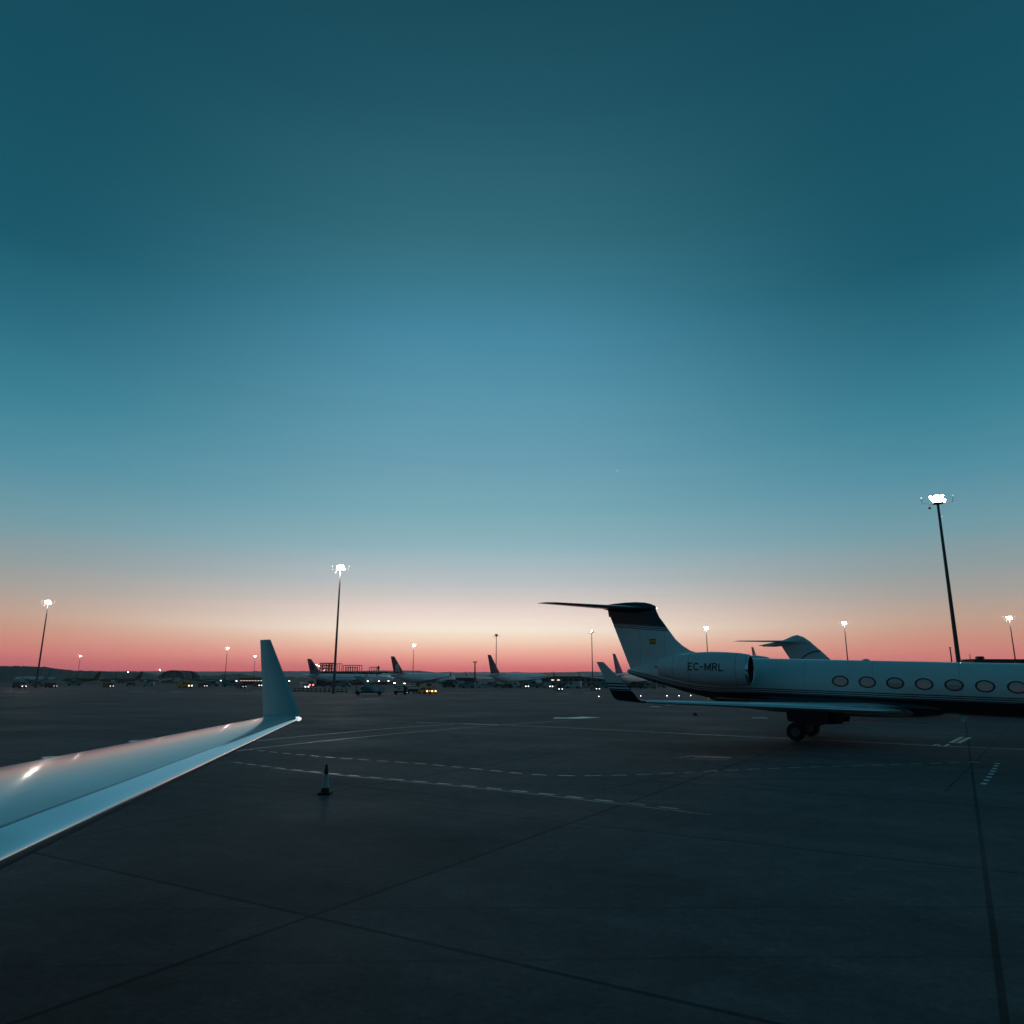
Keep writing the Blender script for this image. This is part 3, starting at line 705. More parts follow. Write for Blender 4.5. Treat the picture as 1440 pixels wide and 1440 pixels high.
# ================================================================== AIRLINERS
def airliner(label, base, rz, L=63, fin_m=None, decals='plain', winglet=True, sc=1.0, body=None):
    body = body or M_air; fin_m = fin_m or M_air
    t = thing('airliner', label, 'airliner', base, rz, 'airliners parked across the apron')
    b = MB(); rings = []; r = 2.82
    prof = [(0, 6.1, 6.6), (2, 5.6, 7.0), (6, 4.5, 7.35), (11, 3.2, 7.5), (17, 2.2, 7.55), (20, 1.95, 7.55), (L - 9, 1.95, 7.55), (L - 6, 2.05, 7.4), (L - 3.5, 2.4, 6.8), (L - 1.5, 2.9, 5.8), (L - .4, 3.5, 4.9), (L, 4.0, 4.4)]
    for a, lo, hi in prof: rings.append([(a, (hi - lo) / 2 * cos(q), (hi + lo) / 2 + (hi - lo) / 2 * sin(q)) for q in [2 * pi * j / 28 for j in range(28)]])
    b.loft(rings); fu = b.build('fuselage', body, t, smooth=True)
    b = MB(); rings = []
    for h in (6.6, 8, 10, 12.5, 15, 17.2):
        f = (h - 7.4) / 9.8; le = 11.5 - 8.9 * f if f > 0 else 11.5 - 3 * f; te = 2.6 - 3.1 * f; ch = le - te
        rings.append([(le - c * ch, z * ch, h) for c, z in airfoil(8, .1, 0)])
    b.loft(rings); b.build('vertical_tail', fin_m, t, smooth=True)
    if decals == 'disc':
        b = MB()
        for sd in (-1, 1):
            n = 20; P = [b.vert((3.7 + 1.6 * cos(2 * pi * k / n) - .4 * sin(2 * pi * k / n), sd * .52, 12 + 2.4 * sin(2 * pi * k / n))) for k in range(n)]
            b.face(P)
        b.build('tail_emblem', M_text, t)
    if decals == 'bands':
        b = MB()
        for sd in (-1, 1):
            for dx in (0, 2.4):
                b.face([b.vert(p) for p in [(3.2 + dx, sd * .56, 8.6), (4.6 + dx, sd * .56, 8.2), (4.4 + dx * .5, sd * .5, 13.4), (3.2 + dx * .5, sd * .5, 11.8)]])
        b.build('tail_emblem', M_vw, t)
    W0 = .58 * L
    for sd in (-1, 1):
        st = []
        for l in (2, 6, 10, 20, 29.5):
            le = W0 + 2 - (l - 2) * .6; te = (W0 - 8.5 - max(0, l - 10) * .38) if l > 9 else W0 - 8.5
            st.append((l, 3.3 + .095 * (l - 2), le, le - te, 5, .11))
        b = MB(); wing_loft(b, st, sd, nn=8); wn_ = b.build('wing', M_white, t, smooth=True)
        if winglet:
            l, h, le, ch = st[-1][:4]
            b = MB(); wing_loft(b, [(l, h, le, ch, 20, .1), (l + .6, h + .4, le - .7, ch * .85, 55, .1), (l + 1.1, h + 2.6, le - 2.4, ch * .4, 72, .08)], sd, nn=6); b.build('winglet', fin_m, t, smooth=True)
        b = MB(); wing_loft(b, [(l, 6.3 + .1 * l, 9.5 - l * .62, 5.6 - l * .34, 6, .1) for l in (.5, 4, 9.4)], sd, nn=6); b.build('stabiliser', M_white, t, smooth=True)
        c = (W0 + 1.0, sd * 9.3, 2.55)
        b = MB(); b.revolve_x([(-3.6, .75), (-1.5, 1.3), (0, 1.5), (1.5, 1.5), (2.6, 1.35), (2.75, 1.25), (2.6, 1.15), (1.4, 1.1)], c, 24); b.revolve_x([(1.4, 1.1), (1.4, .01)], c, 24); b.revolve_x([(-3.6, .75), (-3.5, .3), (-4.2, .02)], c, 24)
        en = b.build('engine', M_white, t, smooth=True)
        b = MB(); b.box(c[0] - 2.6, c[0] + 1.6, c[1] - .2, c[1] + .2, 3.8, 4.6); b.build('pylon', M_white, en)
        b = MB(); b.tube((W0 - 5.5, sd * 4.6, 3.4), (W0 - 5.5, sd * 4.6, .8), .25); gr = b.build('main_landing_gear', M_gun, t)
        for dx in (-.9, .9):
            for dy in (-.6, .6): make_wheel(gr, (W0 - 5.5 + dx, sd * 4.6 + dy, .65), .65, .5)
    b = MB(); b.tube((L - 7, 0, 2.5), (L - 7, 0, .6), .16); gr = b.build('nose_landing_gear', M_gun, t)
    for dy in (-.35, .35): make_wheel(gr, (L - 7, dy, .5), .5, .35)
    for sd in (-1, 1):
        b = MB(); b.face([b.vert(p) for p in [(L - 3.6, sd * 2.12, 5.6), (L - 1.9, sd * 1.2, 5.45), (L - 2.3, sd * 1.05, 6.1), (L - 3.6, sd * 1.85, 6.2)]]); b.build('cockpit_window', M_glass, t)
        b = MB(); b.face([b.vert(p) for p in [(15, sd * 2.825, 5.15), (L - 9, sd * 2.825, 5.15), (L - 9, sd * 2.81, 5.42), (15, sd * 2.81, 5.42)]])
        wr = b.build('window_row', M_glass, t)
    if sc != 1: t.scale = (sc, sc, sc)
    return t
M_finX = mat('dusky_fin', (.16, .15, .2), .4, noise=.1)
M_finA = mat('blue_grey_fin', (.12, .14, .2), .4, noise=.1)
M_finB = mat('maroon_fin', (.10, .03, .045), .4, noise=.1)
M_finC = mat('deep_red_blue_fin', (.07, .05, .12), .4, noise=.1)
M_finD = mat('purple_fin', (.10, .08, .22), .4, noise=.1)
M_finE = mat('grey_fin', (.3, .33, .35), .4, noise=.1)
M_bodyY = mat('faded_orange_body', (.35, .16, .06), .5, noise=.1)
M_bodyR = mat('faded_red_body', (.22, .07, .05), .5, noise=.1)
M_bodyG = mat('grey_green_body', (.16, .24, .22), .5, noise=.1)
def far_xy(x, Z): p = far(x, 955, Z); return Vector((p.x, p.y, 0))
airliner('airliner of which a fin tip shows above the engine intake of the striped jet', far_xy(1060, 305), radians(56), 62, M_finX)
airliner('airliner of which a fin tip shows above the cabin roof, right of the nearest mast', far_xy(1368, 372), radians(56), 60, M_finX)
airliner('long airliner with round dark emblem on its tail, under the red steelwork', far_xy(431, 500), radians(48), 74, M_finA, 'disc')
airliner('airliner with pale diagonal bands on its dark red tail', far_xy(549, 440), radians(55), 60, M_finB, 'bands')
airliner('airliner with plain dark blue tail beside the low terminal', far_xy(686, 408), radians(56), 62, M_finC)
airliner('airliner with violet tail, half hidden by the striped winglet', far_xy(863, 385), radians(56), 60, M_finD)
airliner('white airliner with slanted grey tail, seen under the left floodlight mast', far_xy(72, 640), radians(180 - 8), 52, M_finE, sc=.68)
airliner('dull red airliner parked tail to tail with the orange one', far_xy(141, 700), radians(180 - 5), 60, M_finB, sc=.62, body=M_bodyR)
airliner('orange airliner with low dark tail beneath the hill', far_xy(200, 690), radians(180 - 4), 66, M_finB, sc=.62, body=M_bodyY)
airliner('grey green airliner before the arched hangar, its dark tail leaning right', far_xy(232, 760), radians(180 - 12), 50, M_vd, sc=.6, body=M_bodyG)
airliner('second grey green airliner before the arched hangar, just right of the first', far_xy(246, 740), radians(180 - 40), 50, M_vd, sc=.6, body=M_bodyG)
airliner('grey green airliner with a pale long fuselage, right of the arched hangar', far_xy(268, 720), radians(180 - 170), 60, M_vd, sc=.6, body=M_bodyG)

# ================================================================== BUILDINGS
def building(name, label, x0, x1, ytop, Z, depth, wallm, rows, cols, lit=(), roofh=.8, rz=0):
    A, Bq = far_xy(x0, Z), far_xy(x1, Z); H = far((x0 + x1) / 2, ytop, Z).z; L = (Bq - A).length
    t = thing(name, label, 'building', A, rz)
    MB().box(0, L, 0, depth, 0, H - roofh).build('wall', wallm, t)
    MB().box(-.6, L + .6, -.8, depth + .6, H - roofh, H).build('roof', M_roof, t)
    cw = L / cols; rh = (H - roofh) / rows
    for r in range(rows):
        for c in range(cols):
            x = c * cw + cw * .14; z = r * rh + rh * .25
            k = (r, c) in lit
            MB().box(x, x + cw * (.45 if k else .72), -.14, .05, z + (rh * .12 if k else 0), z + rh * (.34 if k else .5)).build('window', M_litwin if k else M_win, t)
    return t
building('terminal_building', 'long dark red terminal behind the long airliner', 445, 545, 944.5, 620, 40, M_brick, 3, 18, lit={(1, 3), (1, 7), (2, 12), (1, 15)})
building('terminal_building', 'low pale terminal with dark openings and two lit windows', 766, 905, 951.2, 440, 30, M_conc, 2, 17, lit={(1, 1), (1, 2)})
tl = building('terminal_building', 'low terminal with a bright strip of lit windows beside the plain winglet', 338, 374, 953.5, 520, 25, M_brick, 2, 9, lit={(1, c) for c in range(9)})
building('service_building', 'small dark block between two airliners', 640, 668, 953, 560, 20, M_roof, 2, 5)
building('service_building', 'low grey block behind the banded airliner', 628, 640, 956, 460, 12, M_conc, 1, 4)
# hangar with an arched roof
t = thing('arched_hangar', 'hangar with arched roof line at the foot of the hill', 'hangar', far_xy(224, 900))
Lh = (far_xy(259, 900) - far_xy(224, 900)).length; Hh = far(241, 944, 900).z
pts = [(0, 0)] + [(Lh / 2 - Lh / 2 * cos(pi * i / 16), 3 + (Hh - 3) * sin(pi * i / 16)) for i in range(17)] + [(Lh, 0)]
MB().prism(pts, 0, 45).build('wall', mat('hangar_sheet', (.10, .19, .19), .7, noise=.1), t)
b = MB(); arc = [(Lh / 2 - (Lh / 2 + .5) * cos(pi * i / 16), 3 + (Hh - 2.4) * sin(pi * i / 16)) for i in range(17)]
b.loft([[(x, y, z) for x, z in arc] for y in (-1, 46)], cap=False, close=False); b.loft([[(x, y, z + .7) for x, z in arc] for y in (-1, 46)], cap=False, close=False)
b.loft([[(x, -1, z + d) for x, z in arc] for d in (0, .7)], cap=False, close=False); b.build('roof', M_roof, t)
MB().box(Lh * .15, Lh * .85, -.2, .1, 0, 6).build('hangar_door', M_vg, t)

# red steelwork over the terminal
t = thing('steel_frame', 'red lattice steelwork standing above the dark red terminal', 'steel frame', far_xy(449, 600))
def fr(x): return (far_xy(x, 600) - far_xy(449, 600)).length
def hz(y): return far(480, y, 600).z
b = MB()
for x in (449, 458, 462, 466): 
    for dy in (0, 8): b.box(fr(x) - .35, fr(x) + .35, dy - .3, dy + .3, 0, hz(932.5))
b.build('tower_frame', M_truss, t)
b = MB()
for y in (932.5, 936, 940):
    for dy in (0, 8): b.box(fr(449) - .3, fr(466) + .3, dy - .25, dy + .25, hz(y) - .25, hz(y) + .25)
b.build('tower_beams', M_truss, t)
b = MB()
for xa, xb in ((449, 458), (458, 466)):
    for ya, yb in ((932.5, 936), (936, 940), (940, 944)):
        b.tube((fr(xa), 0, hz(ya)), (fr(xb), 0, hz(yb)), .2, n=5); b.tube((fr(xb), 0, hz(ya)), (fr(xa), 0, hz(yb)), .2, n=5)
b.build('bracing', M_truss, t)
for xa, xb, y in ((466, 480, 933.5), (482, 508, 935.5), (486, 502, 938.5), (519, 532, 938)):
    b = MB(); n = max(3, int((xb - xa) / 3))
    b.box(fr(xa), fr(xb), -.2, .2, hz(y) - .25, hz(y) + .25)
    for k in range(n + 1):
        x = fr(xa) + (fr(xb) - fr(xa)) * k / n; b.box(x - .2, x + .2, -.2, .2, hz(944), hz(y) - .2)
    b.build('gantry', M_truss, t)
# control mast near it
t = thing('radio_mast', 'slim dark mast between the steelwork and the banded tail', 'mast', far_xy(531.5, 560))
MB().tube((0, 0, 0), (0, 0, far(531, 938.5, 560).z), .7, .3, 8).build('pole', M_galv, t); MB().revolve_z([(0, .6), (.8, .9), (2.4, .8), (3, .2)], (0, 0, far(531, 942, 560).z), 10).build('head', M_galv, t)

# ================================================================== FLOODLIGHT MASTS
def mast_proto(h=30):
    t = thing('floodlight_mast', '', 'floodlight mast')
    b = MB(); b.revolve_z([(0, .42), (.4, .42), (.42, .34), (h * .5, .25), (h - .4, .17)], (0, 0, 0), 12); b.build('pole', M_galv, t, smooth=True)
    MB().revolve_z([(-.05, .75), (0, .8), (.08, .8), (.1, .2)], (0, 0, h - .55), 16).build('crown_ring', M_galv, t)
    for k, (ang, e) in enumerate([(-130, .72), (-100, .62), (-72, .6), (-45, .75), (-20, .9), (-158, .85)]):
        a = radians(ang); c = Vector((e * cos(a), e * sin(a), h - .25 + (.62 if k % 2 else 0)))
        R = Matrix.Rotation(a, 3, 'Z') @ Matrix.Rotation(radians(28), 3, 'Y')
        hs = MB().box(-.28, .04, -.34, .34, -.28, .28, R, c).build('floodlight', M_gun, t, bevel=.03)
        MB().box(.05, .09, -.3, .3, -.25, .25, R, c).build('lens', M_lamp, hs)
    for sg in (-1, 1):
        b = MB(); b.tube((sg * .3, 0, h - .5), (sg * 2.0, 0, h - .45), .045, n=8); b.tube((sg * 2.0, 0, h - .45), (sg * 2.1, 0, h + .45), .04, n=8); b.build('side_arm', M_galv, t)
        MB().revolve_z([(0, .03), (.03, .05), (.09, .045), (.12, .01)], (sg * 2.1, 0, h + .42), 10).build('beacon', M_lampw, t)
    b = MB(); b.tube((-.9, .0, h - .5), (-1.1, -.2, h - 1.1), .05, n=8); b.box(-1.35, -1.0, -.3, -.1, h - 1.35, h - 1.1); b.build('camera_bracket', M_galv, t)
    return t
P0 = mast_proto()
GM = 'floodlight masts round the apron'
masts = [
 (1318, 703, 30, 8, 'tall floodlight mast rising behind the striped jet, brightest and nearest of all'),
 (479, 799, 30, -15, 'floodlight mast beside the long airliner, its pole crossing the fuselage'),
 (68, 847, 30, -25, 'leaning-looking floodlight mast before the dark hill, over the white airliner'),
 (113, 922.5, 30, -20, 'far floodlight mast on the hill skyline above the dull red airliner'),
 (180, 945, 24, -10, 'distant floodlight just breaking the hill crest above the orange airliner'),
 (225, 942, 24, -10, 'distant floodlight above the arched hangar'),
 (320, 911.5, 30, -10, 'floodlight mast midway between arched hangar and plain winglet'),
 (359, 923, 30, -5, 'short-looking floodlight mast just left of the plain winglet'),
 (582, 907.5, 30, 5, 'floodlight mast above the fuselage of the banded airliner'),
 (445, 935, 28, 0, 'left one of two low floodlights touching the red steelwork'),
 (449.5, 937, 27, 0, 'right one of two low floodlights touching the red steelwork'),
 (455.5, 942.5, 24, 0, 'lowest floodlight, glowing in front of the red steelwork'),
 (698, 893.5, 30, 5, 'thin floodlight mast right behind the dark blue tail'),
 (832, 888, 30, 8, 'floodlight mast left of the striped winglet, before the low terminal'),
 (993, 883, 30, 5, 'floodlight mast rising behind the lettered engine'),
 (1187, 876.5, 30, 5, 'floodlight mast rising behind the cabin windows of the striped jet'),
 (1419, 869, 30, 10, 'floodlight mast cut by the frame above the end of the cabin'),
]
M_off = mat('unlit_lens', (.3, .3, .3), .2)
first = True
for x, y, h, yaw, lab in masts:
    r = ray(x, y); Z = (h - CAM_H) * r.y / r.z; p = far(x, y, Z)
    loc = (p.x, p.y, h - 30.0); az = atan2(p.x, p.y)
    if first: P0.location = loc; P0.rotation_euler = (0, 0, -az + radians(yaw)); P0['label'] = lab; P0['group'] = GM; first = False; o = P0
    else: o = dup(P0, loc, -az + radians(yaw), lab, GM)
    if x not in (698, 832) and Z > 140:
        ld = bpy.data.lights.new('floodlight_glow', 'POINT'); ld.energy = 4500; ld.color = (1, .86, .72); ld.shadow_soft_size = .4
        lo = bpy.data.objects.new('floodlight_glow', ld); COL.objects.link(lo); lo.parent = o; lo.location = (0, -1.1, 29.6)
    if x in (698, 832):      # these are barely lit
        keep = 0 if x == 698 else 2
        for fl in [c for c in COL.objects if c.parent == o and c.name.startswith('floodlight')]:
            for ln in [c for c in COL.objects if c.parent == fl]:
                if keep > 0: keep -= 1; continue
                ln.material_slots[0].link = 'OBJECT'; ln.material_slots[0].material = M_off
# unlit thin poles
for x, y, Z, lab in [(1336, 911.5, 130, 'short bare pole next to the tall near floodlight mast'), (668, 931.5, 420, 'short dark pole with a flat head between two airliners'), (915, 937, 600, 'tiny bare pole beside the tail cone of the striped jet')]:
    p = far(x, y, Z); t = thing('pole', lab, 'pole', (p.x, p.y, 0)); MB().tube((0, 0, 0), (0, 0, p.z), .0012 * Z, .0008 * Z, 8).build('shaft', M_galv, t); MB().box(-(.003 if Z > 200 else .0008) * Z, (.003 if Z > 200 else .0008) * Z, -.2, .2, p.z, p.z + .0012 * Z).build('head', M_galv, t)

# low lit lamp posts along the terminals
lp = thing('lamp_post', 'lit low lamp right of the arched hangar', 'lamp post', (0, 0, 0), 0, 'low lamps along the terminals')
MB().tube((0, 0, 0), (0, 0, 6), .1, .07, 8).build('pole', M_galv, lp); hd = MB().box(-.5, .5, -.5, .3, 6, 6.25).build('lamp_head', M_galv, lp); MB().box(-.42, .42, -.62, -.5, 5.7, 6.2).build('lens', mat('post_lens', (.9, .9, .8), .3, emit=(1, .85, .7), estr=14), hd)
posts = [(311, 957, 'lit low lamp right of the arched hangar'), (333, 957.5, 'lit low lamp at the left end of the strip of lit windows'), (407, 957.5, 'lit low lamp peeping out right of the plain winglet'), (424, 960.5, 'lit low lamp under the tail of the long airliner'), (517.5, 957.8, 'lit low lamp at the nose of the long airliner'), (533, 957.8, 'lit low lamp above the boarding stairs truck'), (546.5, 957.5, 'lit low lamp under the banded tail'), (555, 960.5, 'lit low lamp above the dark loader'), (569, 961, 'lit low lamp right of the dark loader'), (629.5, 953.5, 'lit low lamp at the winglet of the banded airliner')]
for i, (x, y, lab) in enumerate(posts):
    Z = 520 if y < 959 else 330; zt = far(x, y, Z)
    if i == 0: lp.location = (zt.x, zt.y, 0); o = lp
    else: o = dup(lp, (zt.x, zt.y, 0), 0, lab, 'low lamps along the terminals')
    o.scale = (1, 1, max(.3, zt.z / 6))

# ================================================================== GROUND VEHICLES
def wheels4(t, xs, y, r, w=.25):
    for x in xs:
        for s_ in (-1, 1): MB().revolve_y([(-w / 2, r * .9), (0, r), (w / 2, r * .9)], (x, s_ * y, r), 14).build('wheel', M_black, t, smooth=True)
def van(lab, loc, rz, m, sc=1, lamp=M_lampw, ls=1.0, group='service vehicles on the apron', name='service_van', cat='van', front=True):
    t = thing(name, lab, cat, loc, rz, group); t.scale = (sc,) * 3
    MB().prism([(-2.5, .35), (2.4, .35), (2.5, .9), (1.7, 1.25), (1.1, 2.05), (-2.4, 2.1), (-2.5, 1.8)], -.95, .95).build('body', m, t, bevel=.05)
    MB().prism([(1.66, 1.33), (1.12, 2.0), (1.02, 2.0), (1.5, 1.33)], -.965, .965).build('windscreen', M_win, t)
    for s_ in (-1, 1): MB().box(-.1, .95, s_ * .96 - .01, s_ * .96 + .01, 1.3, 1.85).build('side_window', M_win, t)
    wheels4(t, (-1.6, 1.6), .85, .36)
    if lamp:
        for s_ in (-1, 1): MB().box(2.48, 2.56, s_ * .6 - .13 * ls, s_ * .6 + .13 * ls, .75 - .11 * ls, .75 + .11 * ls).build('headlight', lamp, t)
    return t
def tractor(lab, loc, rz, m, lamp=M_lampo, name='tow_tractor', group='service vehicles on the apron'):
    t = thing(name, lab, 'tow tractor', loc, rz, group)
    MB().prism([(-1.6, .3), (1.6, .3), (1.65, .85), (.5, .95), (-1.6, .95)], -.75, .75).build('body', m, t, bevel=.04)
    b = MB(); 
    for x in (-1.4, .1):
        for y in (-.65, .65): b.box(x - .04, x + .04, y - .04, y + .04, .95, 1.75)
    b.box(-1.55, .25, -.75, .75, 1.75, 1.85); b.build('cab_frame', m, t)
    MB().box(-.9, -.4, -.4, .4, .95, 1.3).build('seat', M_black, t)
    wheels4(t, (-1.05, 1.05), .7, .35)
    for s_ in (-1, 1): MB().box(1.6, 1.7, s_ * .45 - .16, s_ * .45 + .16, .55, .82).build('headlight', lamp, t)
    return t
def cart(lab, loc, rz, group='baggage carts'):
    t = thing('baggage_cart', lab, 'baggage cart', loc, rz, group)
    MB().box(-1.4, 1.4, -.7, .7, .4, .55).build('deck', M_gun, t)
    b = MB()
    for x in (-1.35, 1.35):
        for y in (-.65, .65): b.box(x - .04, x + .04, y - .04, y + .04, .55, 1.6)
    b.box(-1.4, 1.4, -.7, .7, 1.6, 1.66); b.build('cover_frame', M_fabric, t)
    MB().box(-1.1, 1.0, -.55, .5, .56, 1.1).build('load', M_vd, t, bevel=.05)
    MB().tube((1.4, 0, .42), (2.1, 0, .35), .04).build('drawbar', M_gun, t); wheels4(t, (-1, 1), .6, .22, .15)
    return t
def camrz(p): return -atan2(p.x, p.y)
# passenger stairs truck
p = gnd(516, 977.5); t = thing('boarding_stairs', 'mobile boarding stairs on a truck chassis, beside the nose of the long airliner', 'boarding stairs', p, camrz(p))
MB().box(-2.6, 3.0, -1.0, 1.0, .45, .75).build('chassis', M_vd, t)
b = MB(); b.prism([(-2.9, 3.9), (-1.5, 3.9), (2.4, .75), (1.4, .75), (-2.2, 3.5), (-2.9, 3.5)], -.95, -.85); b.prism([(-2.9, 3.9), (-1.5, 3.9), (2.4, .75), (1.4, .75), (-2.2, 3.5), (-2.9, 3.5)], .85, .95); b.build('stringers', mat('stairs_paint', (.34, .5, .47), .5), t)
b = MB()
for k in range(15):
    f = k / 14; b.box(-1.7 + 3.6 * f, -1.4 + 3.6 * f, -.84, .84, 3.6 - 2.8 * f, 3.66 - 2.8 * f)
b.box(-2.9, -1.7, -.84, .84, 3.62, 3.7); b.build('steps', M_gun, t)
b = MB()
for y in (-.9, .9):
    b.tube((-2.9, y, 4.75), (-1.5, y, 4.75), .035, n=6); b.tube((-1.5, y, 4.75), (2.3, y, 1.8), .035, n=6)
    for k in range(7): b.tube((-1.5 + 3.8 * k / 6, y, 3.85 - 3.1 * k / 6), (-1.5 + 3.8 * k / 6, y, 4.72 - 2.95 * k / 6), .025, n=5)
b.build('handrail', M_vw, t)
b = MB(); b.box(-2.3, -2.15, -.8, .8, .75, 3.5); b.tube((-2.2, -.7, .8), (.2, -.7, 2.2), .06, n=6); b.tube((-2.2, .7, .8), (.2, .7, 2.2), .06, n=6); b.build('supports', M_vd, t)
MB().box(-1.3, 1.3, -.7, .7, .76, 1.7).build('engine_housing', M_vg, t, bevel=.05)
MB().prism([(2.2, .5), (3.6, .5), (3.6, 1.2), (3.2, 1.9), (2.2, 1.9)], -.95, .95).build('cab', M_vw, t, bevel=.05)
MB().prism([(3.24, 1.8), (3.58, 1.25), (3.64, 1.25), (3.3, 1.85)], -.8, .8).build('windscreen', M_win, t)
wheels4(t, (-1.9, 2.6), .9, .42)
# dark loader
p = gnd(563, 976.8); t = thing('cargo_loader', 'dark cargo loader with scissor legs in front of the banded airliner', 'cargo loader', p, camrz(p))
MB().box(-1.5, 1.5, -.9, .9, .45, .8).build('chassis', M_vd, t, bevel=.03); MB().box(-1.4, 1.2, -.9, .9, 1.7, 1.85).build('platform', M_vd, t)
b = MB()
for y in (-.7, .7): b.tube((-1.1, y, .8), (1.0, y, 1.7), .06, n=6); b.tube((1.0, y, .8), (-1.1, y, 1.7), .06, n=6)
b.build('scissor_legs', M_gun, t)
b = MB()
for x in (-1.4, -.4, .5, 1.2):
    for y in (-.88, .88): b.tube((x, y, 1.85), (x, y, 2.75), .03, n=5)
for y in (-.88, .88): b.tube((-1.4, y, 2.75), (1.2, y, 2.75), .03, n=5)
b.build('guard_rail', M_gun, t); MB().box(.7, 1.5, -.9, -.1, .8, 1.65).build('cab', M_vd, t, bevel=.04); wheels4(t, (-1, 1), .8, .38)
p = gnd(580, 975.5)
cart('covered baggage cart right of the dark loader', p, camrz(p)); p = gnd(588, 975.5); cart('covered baggage cart behind the tractor with amber lamps', p, camrz(p))
p = gnd(597, 976); tractor('tow tractor with glowing amber lamps ahead of the carts', p, camrz(p) - radians(55), M_vy)
p = gnd(605, 976); tractor('second tow tractor with glowing amber lamps, rightmost of the pair', p, camrz(p) - radians(60), M_vy, name='tow_tractor')
p = gnd(785, 971.8); van('small dark car with its headlights lit, before the low terminal', p, camrz(p) - radians(70), M_vd, .9, ls=1.2, name='car', cat='car')
p = gnd(837, 971.3); van('small dark car with lit headlights at the foot of the mast by the striped winglet', p, camrz(p) - radians(65), M_vd, .9, ls=1.2, name='car', cat='car')
vs_ = [(27, 968.3, 'van with bright headlights at the left edge of the apron', M_vd, -60, .9, 1.0), (71, 967.3, 'dim lit van below the white airliner', M_vd, -50, .6, .9), (152, 967.3, 'van with bright headlights below the orange airliner', M_vd, -60, .9, .9),
 (260, 967.4, 'large lit bus below the arched hangar', M_vy, -50, 1.5, 1.15), (285, 966.8, 'lit van right of the large lit bus', M_vd, -60, 1.0, .9), (339, 968, 'van with small headlights left of the plain winglet', M_vd, -60, .7, .9),
 (362, 966, 'lit van just left of the plain winglet base', M_vd, -60, 1.6, 1), (428, 968.5, 'van with round bright lamp under the long airliner tail', M_vw, -70, 1.6, 1), (737, 967.7, 'van with lamp under the engine of the dark blue tailed airliner', M_vd, -60, 1.6, 1.1), (771, 967.7, 'van with lamp at the corner of the low terminal', M_vw, -60, 1.6, 1.1)]
for x, y, lab, m, yaw, ls, sc in vs_:
    p = gnd(x, y); van(lab, p, camrz(p) + radians(yaw), m, sc, ls=ls)
p = gnd(436, 966); van('red van with two pinkish lamps below the long airliner', p, camrz(p) - radians(80), M_vr, 1.3, lamp=M_lampr, ls=2.2)
# unlit vehicles standing under the airliners
names = [('white', M_vw), ('dark', M_vd), ('teal', M_vg), ('grey', M_fabric)]
where = {450: 'under the wing root of the long airliner', 462: 'behind the row of barriers', 478: 'left of the boarding stairs', 488: 'touching the boarding stairs', 632: 'left of the small dark block', 643: 'at the corner of the small dark block', 651: 'in front of the small dark block', 659: 'by the short dark pole', 668: 'right of the short dark pole', 678: 'under the dark blue tail', 690: 'behind the tail of the dark blue tailed airliner', 702: 'at the foot of the thin mast', 713: 'under the dark blue tailed airliner', 724: 'ahead of its wheels, before the lit van', 748: 'under the engine of the dark blue tailed airliner', 760: 'between engine and low terminal', 790: 'parked along the low terminal near the lit windows', 806: 'in the middle of the low terminal front', 820: 'along the low terminal, left of the mast', 846: 'half behind the striped winglet', 893: 'under the violet tailed airliner', 903: 'right of the violet tailed airliner', 914: 'below the tail cone of the striped jet', 927: 'rightmost below the tail cone of the striped jet', 210: 'between the orange and the grey green airliners', 300: 'left of the mast by the plain winglet', 54: 'below the white airliner', 105: 'below the dull red airliner', 185: 'behind the tail of the orange airliner', 325: 'right of that same mast'}
for i, (x, wh) in enumerate(sorted(where.items())):
    nm, m = names[(i * 7 + 3) % 4]; Z = 330 + (i * 37) % 60; p = far_xy(x, Z)
    if i % 5 == 2:
        t = cart(f'baggage cart standing {wh}', p, camrz(p)); t.scale = (1.5, 1.5, 1.5)
    else: van(f'unlit {nm} van standing {wh}', p, camrz(p) + radians([0, 180, 25, 160, -20][i % 5]), m, 1.0 + .25 * (i % 3), lamp=None)
# dark de-icing truck whose roof shows above the cabin
p = far_xy(1398, 75); t = thing('service_truck', 'dark tall service truck whose roof shows above the cabin roof', 'truck', p, 0)
hr = far(1398, 927.8, 75).z
MB().box(-2.4, 3.5, -1.2, 1.2, .9, hr - .05).build('box_body', M_vd, t, bevel=.06); MB().box(-2.6, 3.7, -1.25, 1.25, hr - .04, hr + .03).build('roof', M_truss, t); MB().prism([(3.55, .6), (5.2, .6), (5.2, 1.6), (4.7, 2.6), (3.55, 2.6)], -1.15, 1.15).build('cab', M_vd, t); MB().box(-1.5, -.8, -.3, .3, hr + .03, hr + .33).build('roof_unit', M_vd, t, bevel=.08)
wheels4(t, (-1.6, 4.2), 1.1, .5, .35); MB().box(4.9, 5.22, -1, 1, 1.65, 2.4).build('windscreen', M_win, t)
# barriers
p = gnd(414, 972.3); bar = thing('barrier', 'dark round-topped plastic barrier in the row before the long airliner', 'barrier', p, camrz(p), 'plastic barriers before the long airliner')
MB().prism([(-.42, 0), (.42, 0), (.38, .25), (.3, .75), (.15, .9), (-.15, .9), (-.3, .75), (-.38, .25)], -.2, .2).build('body', M_vd, bar, bevel=.03); MB().box(-.36, .36, -.215, .215, .38, .56).build('stripe', M_vw, bar)
for i in range(1, 13):
    p = gnd(414 + i * 6.1, 972.3 + i * .09); dup(bar, p, camrz(p) + random.uniform(-.2, .2), bar['label'], bar['group'])
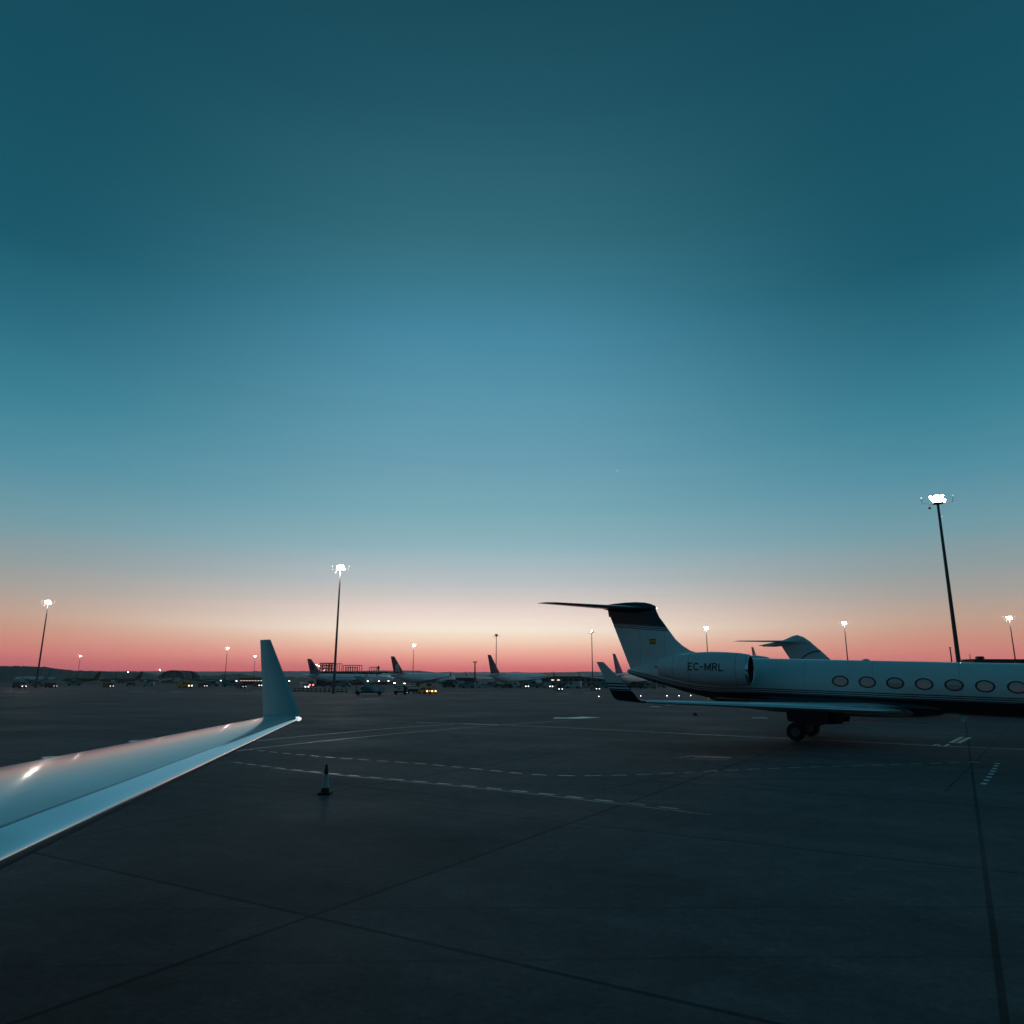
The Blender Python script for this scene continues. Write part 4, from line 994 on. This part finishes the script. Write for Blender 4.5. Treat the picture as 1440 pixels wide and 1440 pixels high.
# taxiway edge lights
p = gnd(842, 981.5); el_ = thing('taxiway_light', 'small lit edge light on the apron behind the striped wing', 'edge light', p, 0, 'edge lights along the taxiway')
MB().revolve_z([(0, .14), (.03, .14), (.06, .06), (.22, .05)], (0, 0, 0), 10).build('base', M_gun, el_); MB().revolve_z([(.22, .05), (.25, .05), (.3, .045), (.33, .01)], (0, 0, 0), 10).build('lens', mat('edge_light_lens', (.9, .9, .9), .2, emit=(1, .95, .9), estr=14), el_)
for x, y in [(901, 980.5), (938, 980.3), (955, 980.1), (971.5, 979.9), (987, 979.6), (864, 976)]:
    dup(el_, gnd(x, y), 0, el_['label'], el_['group'])
# traffic cone
p = gnd(457, 1116.5); t = thing('traffic_cone', 'dark traffic cone with a pale reflective sleeve on the apron', 'traffic cone', p)
MB().box(-.17, .17, -.17, .17, 0, .05).build('base', M_black, t, bevel=.015)
MB().revolve_z([(.05, .115), (.16, .10)], (0, 0, 0), 24).build('lower_body', M_black, t, smooth=True)
MB().revolve_z([(.16, .101), (.5, .065)], (0, 0, 0), 24).build('reflective_sleeve', mat('sleeve', (.45, .45, .45), .5, noise=.2, nscale=20), t, smooth=True)
MB().revolve_z([(.5, .064), (.74, .028), (.76, .015)], (0, 0, 0), 24).build('tip', M_black, t, smooth=True)
# wheel chock at the near side of the wing tip
p = gnd(977, 1006); t = thing('wheel_chock', 'small dark wheel chock lying behind the striped wing', 'wheel chock', p); MB().prism([(-.18, 0), (.18, 0), (.05, .25), (-.05, .25)], -.3, .3).build('block', M_black, t, bevel=.01); MB().tube((0, .3, .12), (.1, .6, .02), .012, n=6).build('rope', M_fabric, t)

# ================================================================== HAZE
hm = bpy.data.materials.new('haze'); hm.use_nodes = True; ht = hm.node_tree; ht.nodes.clear()
pv = ht.nodes.new('ShaderNodeVolumePrincipled'); pv.inputs['Color'].default_value = (.93, .93, .95, 1); pv.inputs['Density'].default_value = .00006; pv.inputs['Anisotropy'].default_value = .72
oh = ht.nodes.new('ShaderNodeOutputMaterial'); ht.links.new(pv.outputs[0], oh.inputs['Volume'])
tag(MB().box(-7000, 7000, -7000, 7000, -6, 130).build('haze', hm), kind='stuff')
